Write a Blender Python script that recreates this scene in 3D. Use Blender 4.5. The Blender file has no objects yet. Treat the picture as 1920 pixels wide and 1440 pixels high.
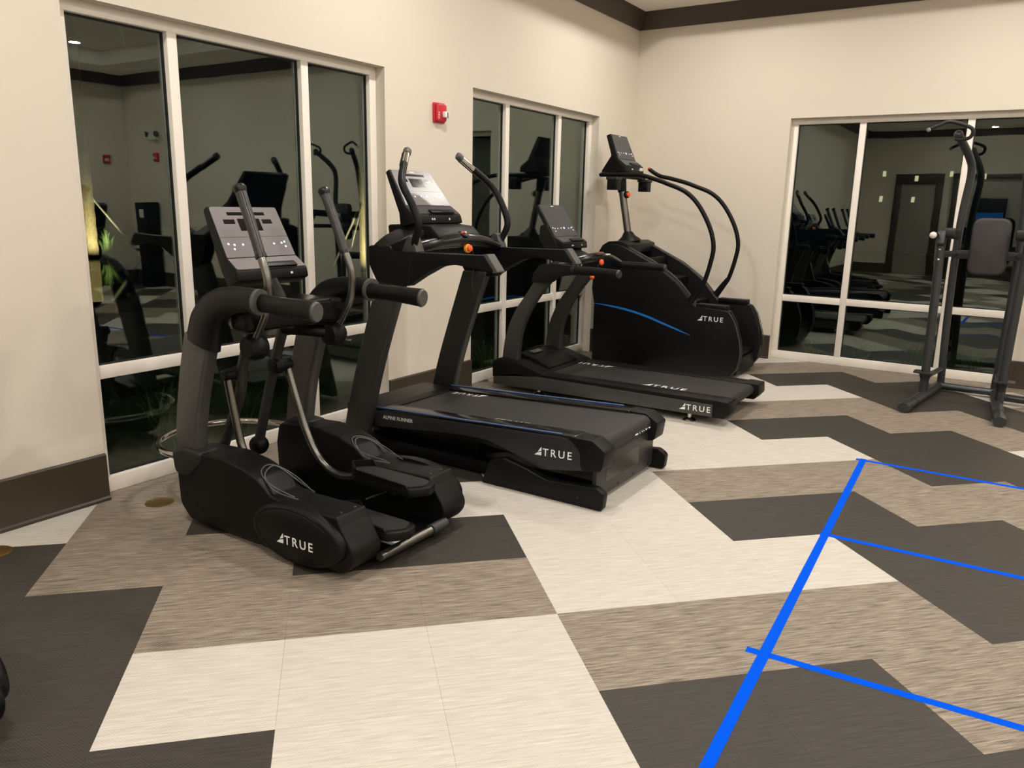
import bpy, bmesh, math, random
from mathutils import Vector, Matrix

# ------------------------------------------------------------------ camera, world, exposure
S = bpy.context.scene
COL = S.collection
random.seed(7)
F_PX = 1465.14
CAM = (3.8152, -8.3286, 1.53)
RIGHT = Vector((0.83833585, 0.54476262, 0.02065645))
UP = Vector((-0.13852024, 0.17621549, 0.97455643))
FWD = Vector((-0.52726193, 0.81986694, -0.22318841))
cd = bpy.data.cameras.new('camera')
cd.sensor_fit = 'HORIZONTAL'; cd.sensor_width = 36.0; cd.lens = F_PX / 1920 * 36.0
cd.clip_start = 0.02; cd.clip_end = 200
cam = bpy.data.objects.new('camera', cd)
COL.objects.link(cam)
cam.matrix_world = Matrix(((RIGHT.x, UP.x, -FWD.x, CAM[0]), (RIGHT.y, UP.y, -FWD.y, CAM[1]),
                           (RIGHT.z, UP.z, -FWD.z, CAM[2]), (0, 0, 0, 1)))
S.camera = cam
S.view_settings.view_transform = 'Standard'
S.view_settings.look = 'None'
S.view_settings.gamma = 1.0
S.view_settings.use_curve_mapping = False
S.view_settings.exposure = 0.0
W = bpy.data.worlds.new('night_sky'); S.world = W; W.use_nodes = True
W.node_tree.nodes['Background'].inputs[0].default_value = (0.010, 0.013, 0.020, 1)
W.node_tree.nodes['Background'].inputs[1].default_value = 0.10
S.cycles.adaptive_threshold = 0.05
S.cycles.max_bounces = 6; S.cycles.diffuse_bounces = 4; S.cycles.glossy_bounces = 4
S.cycles.transparent_max_bounces = 8
S.cycles.use_light_tree = False
S.cycles.sample_clamp_indirect = 6.0
LAMP_POWER = 37.0
LAMP_COLOR = (1.0, 0.945, 0.875)

# ------------------------------------------------------------------ materials
def lin(c):
    return tuple((v / 255 / 12.92 if v / 255 <= 0.04045 else ((v / 255 + 0.055) / 1.055) ** 2.4) for v in c)

MATS = {}
def mat(name, rgb, rough=0.5, metal=0.0, vary=0.06, nscale=25.0, bump=0.0, bscale=200.0, spec=0.5, coat=0.0, emit=None, estr=0.0):
    m = bpy.data.materials.new(name); m.use_nodes = True
    nt = m.node_tree; b = nt.nodes['Principled BSDF']
    c = lin(rgb)
    tc = nt.nodes.new('ShaderNodeTexCoord')
    nz = nt.nodes.new('ShaderNodeTexNoise'); nz.inputs['Scale'].default_value = nscale; nz.inputs['Detail'].default_value = 4
    nt.links.new(tc.outputs['Object'], nz.inputs['Vector'])
    mx = nt.nodes.new('ShaderNodeMix'); mx.data_type = 'RGBA'
    mx.inputs[6].default_value = tuple(v * (1 - vary) for v in c) + (1,)
    mx.inputs[7].default_value = tuple(min(1, v * (1 + vary)) for v in c) + (1,)
    nt.links.new(nz.outputs['Fac'], mx.inputs[0]); nt.links.new(mx.outputs[2], b.inputs['Base Color'])
    mr = nt.nodes.new('ShaderNodeMapRange'); mr.inputs['To Min'].default_value = max(0.02, rough - 0.06); mr.inputs['To Max'].default_value = min(1, rough + 0.06)
    nt.links.new(nz.outputs['Fac'], mr.inputs['Value']); nt.links.new(mr.outputs[0], b.inputs['Roughness'])
    b.inputs['Metallic'].default_value = metal
    b.inputs['Specular IOR Level'].default_value = spec
    b.inputs['Coat Weight'].default_value = coat
    if bump > 0:
        n2 = nt.nodes.new('ShaderNodeTexNoise'); n2.inputs['Scale'].default_value = bscale; n2.inputs['Detail'].default_value = 3
        nt.links.new(tc.outputs['Object'], n2.inputs['Vector'])
        bp = nt.nodes.new('ShaderNodeBump'); bp.inputs['Strength'].default_value = bump; bp.inputs['Distance'].default_value = 0.002
        nt.links.new(n2.outputs['Fac'], bp.inputs['Height']); nt.links.new(bp.outputs[0], b.inputs['Normal'])
    if emit:
        b.inputs['Emission Color'].default_value = lin(emit) + (1,); b.inputs['Emission Strength'].default_value = estr
    MATS[name] = m
    return m

mat('wall_paint', (221, 212, 197), 0.75, vary=0.015, nscale=2.0, bump=0.12, bscale=160)
mat('ceiling_paint', (246, 240, 231), 0.85, vary=0.02, nscale=3.0, bump=0.25, bscale=120)
mat('brown_trim', (62, 53, 43), 0.42, vary=0.08, nscale=6)
mat('crown_brown', (66, 55, 46), 0.5, vary=0.08, nscale=6)
mat('frame_white', (240, 233, 222), 0.35, vary=0.02)
mat('gasket_black', (14, 14, 14), 0.6)
mat('black_plastic', (14, 14, 14), 0.44, vary=0.10, bump=0.06, bscale=900, spec=0.20)
mat('black_gloss', (14, 14, 15), 0.22, vary=0.05)
mat('black_deep', (7, 7, 8), 0.42, vary=0.08, spec=0.3)
mat('charcoal_paint', (52, 52, 50), 0.42, metal=0.25, vary=0.05)
mat('upright_grey', (74, 73, 69), 0.40, metal=0.3, vary=0.04)
mat('panel_grey', (48, 50, 52), 0.36, metal=0.3, vary=0.05)
mat('rail_grey', (70, 71, 69), 0.38, metal=0.4, vary=0.05)
mat('grip_grey', (74, 74, 70), 0.5, vary=0.06, bump=0.1, bscale=500)
mat('grip_dark', (40, 40, 38), 0.32, vary=0.06)
mat('chrome', (200, 198, 192), 0.12, metal=1.0, vary=0.03)
mat('steel_tube', (112, 110, 104), 0.24, metal=0.9, vary=0.04)
mat('console_grey', (120, 115, 116), 0.32, vary=0.03)
mat('console_dark', (56, 57, 62), 0.30, vary=0.03)
mat('display_black', (16, 12, 14), 0.12, vary=0.02)
mat('key_white', (235, 235, 235), 0.4, emit=(235, 240, 255), estr=0.6)
mat('key_blue', (120, 190, 255), 0.4, emit=(150, 210, 255), estr=2.0)
mat('belt_black', (34, 33, 32), 0.55, vary=0.08, nscale=60, bump=0.2, bscale=700)
mat('blue_accent', (38, 120, 205), 0.25, vary=0.05)
mat('blue_trim', (96, 130, 182), 0.25, metal=0.3, vary=0.05)
mat('logo_white', (244, 244, 242), 0.45, vary=0.01)
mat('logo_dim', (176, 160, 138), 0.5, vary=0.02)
mat('stop_orange', (238, 92, 38), 0.35, vary=0.04)
mat('stop_yellow', (238, 160, 30), 0.4, vary=0.04)
mat('alarm_red', (196, 38, 52), 0.3, vary=0.04)
mat('alarm_lens', (240, 240, 240), 0.15, vary=0.02)
mat('label_white', (225, 220, 215), 0.5, vary=0.02)
mat('label_orange', (214, 112, 52), 0.5, vary=0.02)
mat('tower_metal', (68, 70, 72), 0.30, metal=0.55, vary=0.05)
mat('pad_fabric', (56, 53, 52), 0.65, vary=0.05, bump=0.15, bscale=600)
mat('rubber_black', (20, 20, 20), 0.6, vary=0.1)
mat('brass', (128, 102, 54), 0.34, metal=0.7, vary=0.12, nscale=14)
mat('door_panel', (150, 146, 136), 0.5, vary=0.03)
mat('screen_blue', (18, 50, 90), 0.2, emit=(30, 120, 220), estr=0.5)
mat('lamp_lens', (255, 250, 240), 0.5, emit=(255, 240, 215), estr=14.0)
mat('marker_lamp', (250, 245, 215), 0.5, emit=(255, 244, 200), estr=3.0)
mat('lamp_trim', (238, 234, 226), 0.45)
mat('trunk_bark', (142, 124, 92), 0.9, vary=0.6, nscale=22, bump=1.0, bscale=18)
mat('frond_green', (74, 96, 40), 0.6, vary=0.25, nscale=8)
mat('lawn', (44, 52, 26), 0.95, vary=0.35, nscale=3, bump=0.6, bscale=60)
mat('stake_wood', (170, 160, 140), 0.7, vary=0.1)
mat('cable_black', (16, 16, 16), 0.5)
mat('deck_stone', (90, 88, 82), 0.8, vary=0.15, nscale=2)

def tape_material():
    m = bpy.data.materials.new('blue_tape'); m.use_nodes = True
    nt = m.node_tree; b = nt.nodes['Principled BSDF']
    g = nt.nodes.new('ShaderNodeNewGeometry')
    nz = nt.nodes.new('ShaderNodeTexNoise'); nz.inputs['Scale'].default_value = 60; nz.inputs['Detail'].default_value = 5
    nt.links.new(g.outputs['Position'], nz.inputs['Vector'])
    mx = nt.nodes.new('ShaderNodeMix'); mx.data_type = 'RGBA'
    mx.inputs[6].default_value = lin((0, 74, 214)) + (1,); mx.inputs[7].default_value = lin((0, 88, 228)) + (1,)
    nt.links.new(nz.outputs['Fac'], mx.inputs[0]); nt.links.new(mx.outputs[2], b.inputs['Base Color'])
    b.inputs['Roughness'].default_value = 0.75; b.inputs['Specular IOR Level'].default_value = 0.03
    MATS['blue_tape'] = m
tape_material()

GRID_A = math.radians(-45.487)          # carpet-tile grid against the walls
def floor_material(name, lo, hi, streak, contrast, weave):
    """woven vinyl tile: long streaks across the weave, a fine twill relief"""
    m = bpy.data.materials.new(name); m.use_nodes = True
    nt = m.node_tree; b = nt.nodes['Principled BSDF']; L = nt.links.new
    g = nt.nodes.new('ShaderNodeNewGeometry')
    mp = nt.nodes.new('ShaderNodeMapping'); mp.vector_type = 'POINT'
    mp.inputs['Rotation'].default_value = (0, 0, GRID_A)
    L(g.outputs['Position'], mp.inputs['Vector'])
    sx = nt.nodes.new('ShaderNodeMapping'); sx.inputs['Scale'].default_value = (12.0, 240.0, 1.0)
    L(mp.outputs[0], sx.inputs['Vector'])
    n1 = nt.nodes.new('ShaderNodeTexNoise'); n1.inputs['Scale'].default_value = 1.0; n1.inputs['Detail'].default_value = 3; n1.inputs['Roughness'].default_value = 0.6
    L(sx.outputs[0], n1.inputs['Vector'])
    s2 = nt.nodes.new('ShaderNodeMapping'); s2.inputs['Scale'].default_value = (6.5, 105.0, 1.0)
    L(mp.outputs[0], s2.inputs['Vector'])
    n2 = nt.nodes.new('ShaderNodeTexNoise'); n2.inputs['Scale'].default_value = 1.0; n2.inputs['Detail'].default_value = 4
    L(s2.outputs[0], n2.inputs['Vector'])
    wv = nt.nodes.new('ShaderNodeTexWave'); wv.wave_type = 'BANDS'; wv.bands_direction = 'DIAGONAL'
    wv.inputs['Scale'].default_value = 60.0; wv.inputs['Distortion'].default_value = 1.0; wv.inputs['Detail'].default_value = 1
    L(mp.outputs[0], wv.inputs['Vector'])
    a1 = nt.nodes.new('ShaderNodeMath'); a1.operation = 'MULTIPLY_ADD'; a1.inputs[1].default_value = streak; L(n1.outputs['Fac'], a1.inputs[0])
    a2 = nt.nodes.new('ShaderNodeMath'); a2.operation = 'MULTIPLY'; a2.inputs[1].default_value = 1 - streak; L(n2.outputs['Fac'], a2.inputs[0])
    L(a2.outputs[0], a1.inputs[2])
    a3 = nt.nodes.new('ShaderNodeMath'); a3.operation = 'MULTIPLY_ADD'; a3.inputs[1].default_value = weave; L(wv.outputs['Fac'], a3.inputs[0]); L(a1.outputs[0], a3.inputs[2])
    mr = nt.nodes.new('ShaderNodeMapRange'); mr.inputs['From Min'].default_value = 0.5 - contrast + weave * .5; mr.inputs['From Max'].default_value = 0.5 + contrast + weave * .5
    L(a3.outputs[0], mr.inputs['Value'])
    mx = nt.nodes.new('ShaderNodeMix'); mx.data_type = 'RGBA'
    mx.inputs[6].default_value = lin(lo) + (1,); mx.inputs[7].default_value = lin(hi) + (1,)
    L(mr.outputs[0], mx.inputs[0])
    oi = nt.nodes.new('ShaderNodeObjectInfo')
    hs = nt.nodes.new('ShaderNodeHueSaturation')
    vr = nt.nodes.new('ShaderNodeMapRange'); vr.inputs['To Min'].default_value = 0.985; vr.inputs['To Max'].default_value = 1.015
    L(oi.outputs['Random'], vr.inputs['Value']); L(vr.outputs[0], hs.inputs['Value']); L(mx.outputs[2], hs.inputs['Color'])
    L(hs.outputs[0], b.inputs['Base Color'])
    b.inputs['Roughness'].default_value = 0.55
    b.inputs['Specular IOR Level'].default_value = 0.35
    bp = nt.nodes.new('ShaderNodeBump'); bp.inputs['Strength'].default_value = 0.35; bp.inputs['Distance'].default_value = 0.001
    L(a3.outputs[0], bp.inputs['Height']); L(bp.outputs[0], b.inputs['Normal'])
    MATS[name] = m
floor_material('tile_cream', (172, 166, 156), (218, 212, 202), 0.5, 0.24, 0.10)
floor_material('tile_taupe', (40, 34, 29), (180, 166, 148), 0.55, 0.21, 0.16)
floor_material('tile_dark', (34, 31, 28), (72, 67, 60), 0.50, 0.30, 0.26)

def glass_material():
    m = bpy.data.materials.new('window_glass'); m.use_nodes = True
    nt = m.node_tree; nt.nodes.remove(nt.nodes['Principled BSDF']); L = nt.links.new
    out = nt.nodes['Material Output']
    lw = nt.nodes.new('ShaderNodeLayerWeight'); lw.inputs['Blend'].default_value = 0.5
    pw = nt.nodes.new('ShaderNodeMath'); pw.operation = 'POWER'; pw.inputs[1].default_value = 4.0; L(lw.outputs['Facing'], pw.inputs[0])
    ma = nt.nodes.new('ShaderNodeMath'); ma.operation = 'MULTIPLY_ADD'; ma.inputs[1].default_value = 0.80; ma.inputs[2].default_value = 0.098
    L(pw.outputs[0], ma.inputs[0])
    tr = nt.nodes.new('ShaderNodeBsdfTransparent'); tr.inputs[0].default_value = (0.80, 0.86, 0.82, 1)
    gl = nt.nodes.new('ShaderNodeBsdfGlossy'); gl.inputs['Roughness'].default_value = 0.0; gl.inputs[0].default_value = (0.86, 0.95, 0.90, 1)
    nz = nt.nodes.new('ShaderNodeTexNoise'); nz.inputs['Scale'].default_value = 1.6
    tc = nt.nodes.new('ShaderNodeTexCoord'); L(tc.outputs['Object'], nz.inputs['Vector'])
    bp = nt.nodes.new('ShaderNodeBump'); bp.inputs['Strength'].default_value = 0.02; bp.inputs['Distance'].default_value = 0.02
    L(nz.outputs['Fac'], bp.inputs['Height']); L(bp.outputs[0], gl.inputs['Normal'])
    mx = nt.nodes.new('ShaderNodeMixShader'); L(ma.outputs[0], mx.inputs[0]); L(tr.outputs[0], mx.inputs[1]); L(gl.outputs[0], mx.inputs[2])
    L(mx.outputs[0], out.inputs[0]); MATS['window_glass'] = m
glass_material()
def water_material():
    m = mat('pool_water', (8, 14, 18), 0.03, vary=0.05); return m
water_material()

# ------------------------------------------------------------------ mesh helpers
WL = {}
def ob(name, vf, m, parent=None, bevel=0.0, seg=2, sharp=32, label=None):
    v, f = vf
    xs = [p[0] for p in v]; ys = [p[1] for p in v]; zs = [p[2] for p in v]
    c = Vector(((min(xs) + max(xs)) / 2, (min(ys) + max(ys)) / 2, (min(zs) + max(zs)) / 2))
    me = bpy.data.meshes.new(name)
    bm = bmesh.new()
    bv = [bm.verts.new((p[0] - c.x, p[1] - c.y, p[2] - c.z)) for p in v]
    for q in f:
        try: bm.faces.new([bv[i] for i in q])
        except ValueError: pass
    bmesh.ops.recalc_face_normals(bm, faces=bm.faces)
    if bevel > 0:
        es = [e for e in bm.edges if len(e.link_faces) == 2 and e.calc_face_angle(0) > math.radians(38)]
        bmesh.ops.bevel(bm, geom=es, offset=bevel, segments=seg, profile=0.5, affect='EDGES', clamp_overlap=True)
    bm.to_mesh(me); bm.free()
    for p in me.polygons: p.use_smooth = True
    me.set_sharp_from_angle(angle=math.radians(sharp))
    me.materials.append(MATS[m] if isinstance(m, str) else m)
    o = bpy.data.objects.new(name, me); COL.objects.link(o)
    WL[o] = c
    o.location = c
    if parent is not None:
        o.parent = parent; o.location = c - WL[parent]
    if label: o['label'] = label
    return o

def empty(name, loc, label=None, cat=None, group=None, kind=None):
    o = bpy.data.objects.new(name, None); COL.objects.link(o)
    o.empty_display_size = 0.1
    o.location = loc; WL[o] = Vector(loc)
    tag(o, label, cat, group, kind)
    return o
def tag(o, label=None, cat=None, group=None, kind=None):
    if label: o['label'] = label
    if cat: o['category'] = cat
    if group: o['group'] = group
    if kind: o['kind'] = kind
    return o

def box(x0, x1, y0, y1, z0, z1):
    v = [(x, y, z) for x in (x0, x1) for y in (y0, y1) for z in (z0, z1)]
    return v, [(0, 1, 3, 2), (4, 6, 7, 5), (0, 4, 5, 1), (2, 3, 7, 6), (0, 2, 6, 4), (1, 5, 7, 3)]
def join(*vfs):
    V = []; Fc = []
    for v, f in vfs:
        n = len(V); V += list(v); Fc += [tuple(i + n for i in q) for q in f]
    return V, Fc
def FY(u, v, w): return (u, w, v)            # outline in x,z ; depth along y
def FX(u, v, w): return (w, u, v)            # outline in y,z ; depth along x
def FZ(u, v, w): return (u, v, w)            # outline in x,y ; depth along z
def frame(o, ud, vd):
    o = Vector(o); ud = Vector(ud).normalized(); vd = Vector(vd).normalized(); n = ud.cross(vd).normalized()
    return lambda u, v, w: tuple(o + ud * u + vd * v + n * w)
def extr(pts, fr, w0, w1):
    n = len(pts)
    v = [fr(p[0], p[1], w0) for p in pts] + [fr(p[0], p[1], w1) for p in pts]
    f = [tuple(range(n))[::-1], tuple(range(n, 2 * n))] + [(i, (i + 1) % n, n + (i + 1) % n, n + i) for i in range(n)]
    return v, f
def fil(pts, k=5):
    """polygon with a fillet radius per corner: (u, v, r)"""
    out = []; n = len(pts)
    for i in range(n):
        p = Vector(pts[i][:2]); r = pts[i][2] if len(pts[i]) > 2 else 0
        a = Vector(pts[i - 1][:2]) - p; b = Vector(pts[(i + 1) % n][:2]) - p
        if r <= 0 or a.length < 1e-6 or b.length < 1e-6:
            out.append(tuple(p)); continue
        la, lb = a.length, b.length; a.normalize(); b.normalize()
        ang = a.angle(b)
        t = min(r / math.tan(ang / 2) if ang > 0.01 else 0, la * 0.48, lb * 0.48)
        s, e = p + a * t, p + b * t
        for j in range(k + 1):
            q = j / k
            out.append(tuple(s * (1 - q) ** 2 + p * 2 * q * (1 - q) + e * q * q))
    return out
def rrect(u0, u1, v0, v1, r, k=5):
    return fil([(u0, v0, r), (u1, v0, r), (u1, v1, r), (u0, v1, r)], k)
def cr(pts, n=6, closed=False):
    P = [Vector(p) for p in pts]; out = []; m = len(P)
    for i in range(m if closed else m - 1):
        g = lambda j: P[j % m] if closed else P[max(0, min(m - 1, j))]
        p0, p1, p2, p3 = g(i - 1), g(i), g(i + 1), g(i + 2)
        for j in range(n):
            t = j / n
            out.append(0.5 * ((2 * p1) + (p2 - p0) * t + (2 * p0 - 5 * p1 + 4 * p2 - p3) * t * t + (3 * p1 - p0 - 3 * p2 + p3) * t ** 3))
    if not closed: out.append(P[-1])
    return out
def tube(pts, r, seg=12, n=6, closed=False, side=None, rs=None, smooth=True):
    """round (or, with side+rs, elliptical: rs = radius along 'side') tube along a path; r and rs may be lists"""
    K = len(pts)
    P = cr(pts, n, closed) if smooth and K > 2 else [Vector(p) for p in pts]
    M = len(P)
    def at(lst, i):
        if not isinstance(lst, (list, tuple)): return lst
        t = i / max(1, M - (0 if closed else 1)) * (len(lst) - (0 if closed else 1)); j = int(t); q = t - j
        return lst[j % len(lst)] * (1 - q) + lst[min(j + 1, len(lst) - 1) if not closed else (j + 1) % len(lst)] * q
    V = []; up = None
    for i in range(M):
        if closed: t = (P[(i + 1) % M] - P[i - 1]).normalized()
        else: t = (P[min(M - 1, i + 1)] - P[max(0, i - 1)]).normalized()
        if side is not None:
            s = Vector(side); s = (s - t * s.dot(t)).normalized(); u = t.cross(s)
        else:
            if up is None:
                up = Vector((0, 0, 1)) if abs(t.z) < 0.9 else Vector((1, 0, 0))
            up = (up - t * up.dot(t)).normalized(); u = up; s = u.cross(t)
        ra = at(r, i); rb = at(rs, i) if rs is not None else ra
        for k in range(seg):
            a = 2 * math.pi * k / seg
            V.append(tuple(P[i] + u * math.cos(a) * ra + s * math.sin(a) * rb))
    Fc = []
    for i in range(M if closed else M - 1):
        j = (i + 1) % M
        for k in range(seg):
            l = (k + 1) % seg
            Fc.append((i * seg + k, i * seg + l, j * seg + l, j * seg + k))
    if not closed:
        Fc.append(tuple(range(seg))[::-1]); Fc.append(tuple((M - 1) * seg + k for k in range(seg)))
    return V, Fc
def lathe(prof, o, ax, seg=24):
    """prof: (radius, distance along axis)"""
    ax = Vector(ax).normalized(); o = Vector(o)
    u = Vector((0, 0, 1)) if abs(ax.z) < 0.9 else Vector((1, 0, 0)); u = (u - ax * u.dot(ax)).normalized(); s = ax.cross(u)
    V = []; Fc = []
    for r, d in prof:
        for k in range(seg):
            a = 2 * math.pi * k / seg
            V.append(tuple(o + ax * d + (u * math.cos(a) + s * math.sin(a)) * r))
    for i in range(len(prof) - 1):
        for k in range(seg):
            l = (k + 1) % seg; Fc.append((i * seg + k, i * seg + l, (i + 1) * seg + l, (i + 1) * seg + k))
    Fc.append(tuple(range(seg))[::-1]); Fc.append(tuple((len(prof) - 1) * seg + k for k in range(seg)))
    return V, Fc
def ring_loft(rings):
    n = len(rings[0]); V = [p for r in rings for p in r]; Fc = []
    for i in range(len(rings) - 1):
        for k in range(n):
            l = (k + 1) % n; Fc.append((i * n + k, i * n + l, (i + 1) * n + l, (i + 1) * n + k))
    Fc.append(tuple(range(n))[::-1]); Fc.append(tuple((len(rings) - 1) * n + k for k in range(n)))
    return V, Fc

def text_vf(s, fr, h, thick=0.0012, bold=0.006, space=1.36):
    cu = bpy.data.curves.new('lettering', 'FONT'); cu.body = s; cu.size = 1.0; cu.offset = bold; cu.space_character = space
    cu.resolution_u = 3; cu.fill_mode = 'BOTH'; cu.extrude = 0.5
    o = bpy.data.objects.new('lettering', cu); COL.objects.link(o)
    dg = bpy.context.evaluated_depsgraph_get()
    me = bpy.data.meshes.new_from_object(o.evaluated_get(dg))
    vs = [tuple(v.co) for v in me.vertices]; fs = [tuple(p.vertices) for p in me.polygons]
    bpy.data.objects.remove(o); bpy.data.curves.remove(cu); bpy.data.meshes.remove(me)
    k = h / 0.73; kx = k * (1.03 if space > 1.15 else 1.0)
    w = (max(v[0] for v in vs)) * kx
    return ([fr(v[0] * kx, v[1] * k, (v[2] + 0.5) * thick) for v in vs], fs), w
def logo(parent, fr, h, m='logo_white', thick=0.0012):
    """slashed triangle and the word TRUE on the plane of fr, bottom left at the origin"""
    a = h * 1.02
    t1 = extr([(0, 0), (a, 0), (a, a * .46), (a * .42, a * .30)], fr, 0, thick)
    t2 = extr([(a * .50, a * .42), (a, a * .58), (a, a * 1.08), (a * .86, a * .95)], fr, 0, thick)
    tv, w = text_vf('TRUE', lambda u, v, q: fr(u + a * 1.16, v, q), h, thick)
    return ob('logo_lettering', join(t1, t2, tv), m, parent)

# ------------------------------------------------------------------ room shell
XR, YB, ZC, ZT = 9.45, -14.0, 3.55, 3.77
def wall_cells(ss, zs, holes, fr, d0, d1):
    vfs = []
    for i in range(len(ss) - 1):
        for j in range(len(zs) - 1):
            cs, cz = (ss[i] + ss[i + 1]) / 2, (zs[j] + zs[j + 1]) / 2
            if any(h[0] < cs < h[1] and h[2] < cz < h[3] for h in holes): continue
            vfs.append(extr([(ss[i], zs[j]), (ss[i + 1], zs[j]), (ss[i + 1], zs[j + 1]), (ss[i], zs[j + 1])], fr, d0, d1))
    return join(*vfs)
W1 = (-6.245, -4.08); W2 = (-3.053, -0.861); W3 = (1.683, 3.845); WH = 2.425
tag(ob('wall_left', wall_cells([YB - .2, W1[0], W1[1], W2[0], W2[1], 0.2], [-0.05, WH, 4.0], [W1 + (-1, WH), W2 + (-1, WH)], FX, -0.2, 0), 'wall_paint'),
    'cream painted wall with two tall windows behind the cardio machines', None, None, 'structure')
tag(ob('wall_back', wall_cells([0, W3[0], W3[1], XR], [-0.05, WH, 4.0], [W3 + (-1, WH)], FY, 0, 0.2), 'wall_paint'),
    'cream painted wall behind the stair climber and the chin-up tower', None, None, 'structure')
tag(ob('wall_right', box(XR, XR + .2, YB - .2, .2, -.05, 4), 'wall_paint'), 'cream painted wall seen only as a reflection in the windows', None, None, 'structure')
tag(ob('wall_front', box(0, XR, YB - .2, YB, -.05, 4), 'wall_paint'), 'cream painted wall behind the viewer, seen in the window reflection', None, None, 'structure')
B = 0.83
tag(ob('ceiling', join(box(0, B, YB, 0, ZC, 4), box(XR - B, XR, YB, 0, ZC, 4), box(B, XR - B, -B, 0, ZC, 4), box(B, XR - B, YB, YB + B, ZC, 4),
    box(B, XR - B, YB + B, -B, ZT, 4)), 'ceiling_paint'), 'pale painted ceiling with a raised tray in the middle', None, None, 'structure')
cp = [(0, 3.388), (0.018, 3.388), (0.098, 3.525), (0.105, 3.55), (0, 3.55)]
tag(ob('trim_1', extr(cp, FY, YB, 0), 'crown_brown'), 'dark brown crown moulding along the left wall', None, None, 'structure')
tag(ob('trim_2', extr([(-p[0], p[1]) for p in cp], lambda u, v, w: (w, u, v), 0, XR), 'crown_brown'), 'dark brown crown moulding along the back wall', None, None, 'structure')
tag(ob('trim_3', extr([(XR - p[0], p[1]) for p in cp], FY, YB, 0), 'crown_brown'), 'dark brown crown moulding along the right wall', None, None, 'structure')
tag(ob('trim_4', extr([(YB + p[0], p[1]) for p in cp], lambda u, v, w: (w, u, v), 0, XR), 'crown_brown'), 'dark brown crown moulding behind the viewer', None, None, 'structure')
def baseboard(name, fr, s0, s1, label):
    pr = [(0, 0), (0.026, 0), (0.026, 0.014), (0.016, 0.022), (0.016, 0.240), (0.010, 0.248), (0, 0.248)]
    tag(ob(name, extr(pr, fr, s0, s1), 'brown_trim'), label, None, None, 'structure')
LB = lambda d, z, s: (d, s, z)
BB = lambda d, z, s: (s, -d, z)
baseboard('baseboard_left', LB, -14, W1[0], 'dark brown baseboard left of the nearest window')
baseboard('baseboard_left_middle', LB, W1[1], W2[0], 'dark brown baseboard between the two windows of the left wall')
baseboard('baseboard_left_far', LB, W2[1], 0, 'dark brown baseboard between the far left window and the corner')
baseboard('baseboard_back_left', BB, 0, W3[0], 'dark brown baseboard behind the stair climber')
baseboard('baseboard_back_right', BB, W3[1], XR, 'dark brown baseboard right of the back window')
baseboard('baseboard_right', lambda d, z, s: (XR - d, s, z), YB, 0, 'dark brown baseboard of the wall out of view on the right')
baseboard('baseboard_front', lambda d, z, s: (s, YB + d, z), 0, XR, 'dark brown baseboard of the wall behind the viewer')

def window(name, s0, s1, mull, fr, label):
    """fr(s, z, d): s along the wall, d outward from the room face"""
    r = empty(name, fr((s0 + s1) / 2, 0, 0.1), label, None, None, 'structure')
    Fw = 0.062; D0, D1 = 0.080, 0.150
    def bar(n, a, b, c, d, d0=D0, d1=D1): ob(n, extr([(a, c), (b, c), (b, d), (a, d)], fr, d0, d1), 'frame_white', r, bevel=0.003)
    bar('head', s0, s1, WH - 0.055, WH); bar('sill', s0, s1, 0.0, 0.084)
    bar('jamb', s0, s0 + Fw, 0.084, WH - 0.055); bar('jamb', s1 - Fw, s1, 0.084, WH - 0.055)
    hw = 0.029
    cuts = [s0 + Fw] + [q for mm in mull for q in (mm - hw, mm + hw)] + [s1 - Fw]
    for mm in mull: bar('mullion', mm - hw, mm + hw, 0.084, WH - 0.055, D0 - 0.002)
    for i in range(0, len(cuts), 2):
        a, b = cuts[i], cuts[i + 1]
        bar('transom', a, b, 0.612, 0.678)
        for z0, z1 in ((0.084, 0.612), (0.678, WH - 0.055)):
            g = 0.009
            rim = join(*[extr(q, fr, 0.112, 0.128) for q in (
                [(a, z0), (b, z0), (b, z0 + g), (a, z0 + g)], [(a, z1 - g), (b, z1 - g), (b, z1), (a, z1)],
                [(a, z0 + g), (a + g, z0 + g), (a + g, z1 - g), (a, z1 - g)], [(b - g, z0 + g), (b, z0 + g), (b, z1 - g), (b - g, z1 - g)])])
            ob('gasket', rim, 'gasket_black', r)
            ob('pane', extr([(a + .004, z0 + .004), (b - .004, z0 + .004), (b - .004, z1 - .004), (a + .004, z1 - .004)], fr, 0.118, 0.124), 'window_glass', r)
    return r
FLW = lambda s, z, d: (-d, s, z)
FBW = lambda s, z, d: (s, d, z)
window('window_1', W1[0], W1[1], (-5.632, -4.722), FLW, 'tall white framed night window behind the elliptical trainer')
window('window_2', W2[0], W2[1], (-2.430, -1.522), FLW, 'white framed night window in the left wall behind the far treadmill')
window('window_3', W3[0], W3[1], (2.346, 3.252), FBW, 'white framed night window in the back wall behind the chin-up tower')

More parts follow.
